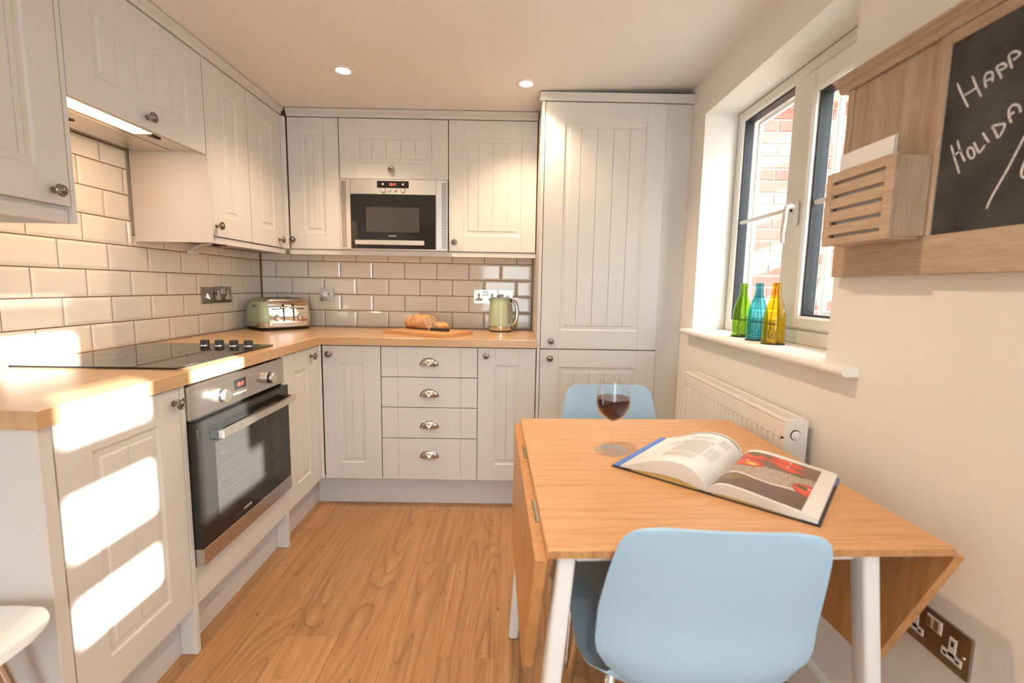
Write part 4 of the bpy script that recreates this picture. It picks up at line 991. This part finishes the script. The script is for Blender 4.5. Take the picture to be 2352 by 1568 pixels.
# ------------------------------------------------------------------ open recipe book
uv = Vector((.657, .754, 0)).normalized(); book_a = math.atan2(uv.y, uv.x)-PI/2
bk = thing('open_book', 'open recipe book showing a photo of red peppers', 'book', (2.098, -1.882, tz+.0005), book_a)
BH = .145; BW = .205                       # half height, page width
Lp = [(0, .005), (.006, .019), (.018, .034), (.035, .045), (.06, .051), (.09, .049), (.12, .041), (.15, .029), (.18, .0155), (BW, .006)]
Rp = [(0, .005), (.006, .015), (.018, .025), (.035, .030), (.06, .030), (.09, .027), (.12, .0235), (.15, .020), (.18, .0165), (BW, .0135)]
Lb = [(0, .003), (.03, .008), (.06, .0135), (.09, .0140), (.12, .0115), (.15, .008), (.18, .005), (BW, .0036)]
Rb = [(0, .003), (.03, .0065), (.06, .0068), (.09, .0058), (.12, .0045), (.15, .0037), (BW, .0034)]
def pages(tab, btab, sgn, name):
    pts_ = smooth_path([(s, 0, z) for s, z in tab], 4); m = MB()
    topr = [[(sgn*p.x, -BH, p.z) for p in pts_], [(sgn*p.x, BH, p.z) for p in pts_]]
    botr = [[(sgn*p.x, y, min(p.z-.0006, interp(btab, p.x)[0])) for p in pts_] for y in (-BH, BH)]
    m.grid(topr); m.grid(botr)
    for k_ in (0, 1): m.grid([topr[k_], botr[k_]], False)
    for k_ in (0, -1): m.add([topr[0][k_], topr[1][k_], botr[1][k_], botr[0][k_]], [(0, 1, 2, 3)])
    return m.build(name, PAPER, bk), pts_
lp, lpts = pages(Lp, Lb, -1, 'left_pages'); rp, rpts = pages(Rp, Rb, 1, 'right_pages')
m = MB(); m.box(-BW-.021, .0, -BH-.004, BH+.004, 0, .0026, .0006); m.build('cover', COVERK, bk)
m = MB(); m.box(.0, BW+.005, -BH-.004, BH+.004, 0, .0026, .0006); m.build('cover', COVERK, bk)
MB().box(-BW-.0200, -BW+.004, -BH+.003, BH+.003, .0026, .0034).build('cover_flap', COVERB, bk)
MB().box(BW-.005, BW+.0048, BH-.055, BH+.003, .0026, .0034).build('cover_flap', COVERB, bk)
for sgn, tabb in ((-1, Lb), (1, Rb)):
    m = MB(); r0 = []; r1 = []
    for s in [i*.0125 for i in range(1, 15)]: z = interp(tabb, s)[0]; r0.append((sgn*s, -BH-.0008, .0027)); r1.append((sgn*s, -BH-.0008, max(.003, z-.001)))
    m.grid([r0, r1], False); 
    q = [(x, y+.004, z) for x, y, z in r1]; m.grid([r1, q], False); m.build('endpaper', YELLOWP, bk)
def on_page(pts_, s):
    for a, b_ in zip(pts_[:-1], pts_[1:]):
        if s <= b_.x: k_ = (s-a.x)/max(1e-9, b_.x-a.x); return a.z+(b_.z-a.z)*k_
    return pts_[-1].z
# printed marks
def strip(mb, pts_, sgn, s0, s1, v0, v1, n=8, dz=.0004):
    r0, r1 = [], []
    for i in range(n+1):
        s = s0+(s1-s0)*i/n; z = on_page(pts_, s)+dz; r0.append((sgn*s, v0, z)); r1.append((sgn*s, v1, z))
    mb.grid([r0, r1], False)
m = MB(); strip(m, lpts, -1, .004, .175, BH-.014, BH-.008, 30); m.build('header_band', NAVY, lp, fix=False)
rn = random.Random(5); m = MB()
for (s0, s1, va, vb) in ((.045, .12, .055, -.055), (.05, .125, -.062, -.10), (.018, .04, .10, .06), (.018, .043, .02, -.055), (.125, .165, .045, .025)):
    v = va
    while v > vb:
        s = s1
        while s > s0+.004:
            w = rn.uniform(.003, .009); e_ = max(s0, s-w); strip(m, lpts, -1, e_, s, v, v+.0011, 2); s = e_-.0013
        v -= .0036
tag(m.build('body_text', pm('print_light', (.50, .48, .48), .7), lp, fix=False), kind='stuff')
# title lettering bent onto the page
def page_text(s, size, sc, v, name, pts_, sgn, parent, mat):
    me = text_mesh(s, size, 0.0); me.materials.clear(); me.materials.append(mat)
    for vt in me.vertices:
        x = vt.co.x+sgn*sc; y = vt.co.y+v; vt.co = (x, y, on_page(pts_, abs(x))+.0006)
    o = link(name, me, parent); return o
page_text('TOMATO CHILLI', .0095, .085, .088, 'title_lettering', lpts, -1, lp, PRINT)
page_text('CHUTNEY', .0095, .085, .077, 'title_lettering', lpts, -1, lp, PRINT)
page_text('CREATE A STIR', .0062, .155, BH-.012, 'header_lettering', rpts, 1, rp, PRINT)
# the photograph printed on the right page: colours per point of a fine grid
PN, PMm = 92, 100; s0, s1, v0, v1 = .004, .176, -BH+.008, BH-.022
m = MB(); rows = []
for i in range(PN+1):
    s = s0+(s1-s0)*i/PN; z = on_page(rpts, s)+.0004; rows.append([(s, v0+(v1-v0)*j/PMm, z) for j in range(PMm+1)])
m.grid(rows); me = m.mesh('photo_print', None, fix=False)
ca = me.color_attributes.new('print', 'FLOAT_COLOR', 'POINT')
def ell(x, y, cx, cy, a, b_, rot=0):
    dx, dy = x-cx, y-cy; c_, s_ = math.cos(rot), math.sin(rot); return ((dx*c_+dy*s_)/a)**2+((-dx*s_+dy*c_)/b_)**2
def mix(a, b_, t): t = max(0, min(1, t)); return tuple(x+(y-x)*t for x, y in zip(a, b_))
rg = random.Random(11)
for i in range(PN+1):
    for j in range(PMm+1):
        x = i/PN; y = j/PMm                # x from spine outwards, y up the page
        c_ = mix((.13, .075, .045), (.22, .12, .075), y)
        edge = .32+.02*math.sin(9*x)+.03*x
        if y > edge-.035: c_ = (.72, .62, .56)
        if y > edge: c_ = mix((.20, .15, .12), (.62, .50, .40), rg.random())
        if y > .60+.10*x: c_ = mix((.15, .085, .06), (.25, .15, .10), rg.random()*.3+y*.5)
        for cx, cy, a, b_, ro, stem in ((.20, .86, .19, .085, -.12, (.20, .90)), (.16, .66, .24, .115, -.05, (.02, .68)), (.62, .80, .26, .07, -.32, (.80, .70)), (.62, .93, .22, .07, -.2, None), (.95, .42, .16, .12, -.3, (.90, .46))):
            d_ = ell(x, y, cx, cy, a, b_, ro)
            if d_ < 1:
                c_ = mix((.78, .10, .035), (.42, .03, .015), d_**1.5)
                if ell(x, y, cx+.10, cy-.03, .09, .05, 0) < 1 and cy == .66: c_ = mix((1, .62, .10), c_, ell(x, y, cx+.10, cy-.03, .09, .05, 0))
                if ell(x, y, cx+.02, cy+b_*.35, .02, .012, 0) < 1: c_ = (.95, .75, .65)
            if stem and ell(x, y, stem[0], stem[1], .07, .035, -.3) < 1: c_ = mix((.10, .14, .03), (.05, .07, .02), ell(x, y, stem[0], stem[1], .07, .035, -.3))
        if ell(x, y, .18, .2, .14, .06, .4) < 1: c_ = mix((.25, .17, .03), c_, ell(x, y, .18, .2, .14, .06, .4))
        ca.data[i*(PMm+1)+j].color = (*c_, 1)
pmat, pn_, pb_ = nt('printed_photo'); at = pn_.nodes.new('ShaderNodeAttribute'); at.attribute_name = 'print'; pn_.links.new(at.outputs['Color'], pb_.inputs['Base Color']); pb_.inputs['Roughness'].default_value = .3
me.materials.append(pmat); link('photo_print', me, rp)
# ------------------------------------------------------------------ chairs (face local +y)
def chair_shell():
    prof = [(0, .222, .436), (.02, .217, .450), (.06, .192, .458), (.16, .12, .449), (.28, .03, .436), (.38, -.06, .424), (.46, -.130, .420), (.52, -.176, .432), (.57, -.203, .462), (.63, -.218, .512), (.72, -.222, .600), (.82, -.238, .680), (.91, -.252, .745), (.96, -.259, .778), (.985, -.262, .792), (1.0, -.2635, .798)]
    wid = [(0, .150), (.012, .180), (.03, .196), (.06, .206), (.14, .213), (.28, .218), (.40, .212), (.47, .190), (.52, .160), (.555, .152), (.585, .166), (.62, .183), (.66, .191), (.74, .189), (.84, .180), (.90, .173), (.935, .168), (.96, .160), (.98, .147), (.992, .131), (1.0, .108)]
    NS, NT = 60, 24; top = []
    ppath = smooth_path([(0, y, z) for t_, y, z in prof], 1)
    ts = [i/NS for i in range(NS+1)]
    ts = sorted(set([t_*.05 for t_ in ts[::6]]+ts+[.95+t_*.05 for t_ in ts[::6]]))
    def P(t_): return interp(prof, t_)
    rows_t, rows_b = [], []; th = .0055
    for t_ in ts:
        y, z = P(t_); y2, z2 = P(min(1, t_+.012)); y1, z1 = P(max(0, t_-.012))
        tg_ = Vector((0, y2-y1, z2-z1)).normalized(); nr = Vector((0, -tg_.z, tg_.y))
        if nr.z < 0 and t_ < .5: nr = -nr
        # nr points to the sitter's side (up for the seat, forwards for the back)
        if t_ >= .5 and nr.y < 0: nr = -nr
        w = interp(wid, t_)[0]
        cv = interp([(0, .0), (.06, .006), (.25, .016), (.45, .022), (.55, .032), (.62, .034), (.75, .024), (.9, .010), (1, .004)], t_)[0]
        rt_, rb_ = [], []
        for j in range(NT+1):
            u = -1+2*j/NT; p = Vector((w*u, y, z))+nr*(cv*abs(u)**2.6); rt_.append(p+nr*th*.5*(1 if abs(u) < .99 else .3)); rb_.append(p-nr*th*.5*(1 if abs(u) < .99 else .3))
        rows_t.append(rt_); rows_b.append(rb_)
    m = MB(); m.grid(rows_t); m.grid(rows_b)
    for k_ in (0, -1): m.grid([[a[k_], b_[k_]] for a, b_ in zip(rows_t, rows_b)])
    for k_ in (0, -1): m.grid([rows_t[k_], rows_b[k_]])
    return m
def make_chair(label, loc, rz):
    c = thing('dining_chair', label, 'chair', loc, rz, 'light blue shell chairs')
    chair_shell().build('shell', BLUE, c)
    for sx in (-1, 1):
        MB().tube(smooth_path([(sx*.05, .06, .416), (sx*.145, .105, .416), (sx*.168, .118, .402), (sx*.206, .20, .02), (sx*.208, .204, .0)], 6), .011, 12).build('leg', CHROME, c)
        MB().tube(smooth_path([(sx*.05, -.06, .406), (sx*.125, -.105, .402), (sx*.150, -.125, .39), (sx*.205, -.250, .02), (sx*.207, -.255, .0)], 6), .011, 12).build('leg', CHROME, c)
    MB().box(-.06, .06, -.07, .07, .402, .4185, .004).build('seat_mount', CHROME, c)
    return c
ch = make_chair('light blue plastic chair with its back to the room tucked under the table', (1.935, -2.005, 0), R(-3))
c2 = copy_tree(ch); c2.location = (1.968, -1.42, 0); c2.rotation_euler = (0, 0, R(181)); c2['label'] = 'light blue plastic chair on the far side of the table by the tall cabinet'
c3 = copy_tree(ch); c3.location = (.425, -2.262, 0); c3.rotation_euler = (0, 0, R(-90)); c3.scale = (1, 1, 1.07); c3['label'] = 'white plastic chair with chrome legs beside the grey end panel'
del c3['group']
for p_ in c3.children:
    if p_.name.startswith('shell'): p_.data = p_.data.copy(); p_.data.materials.clear(); p_.data.materials.append(pm('white_shell', (.80, .82, .83), .4))
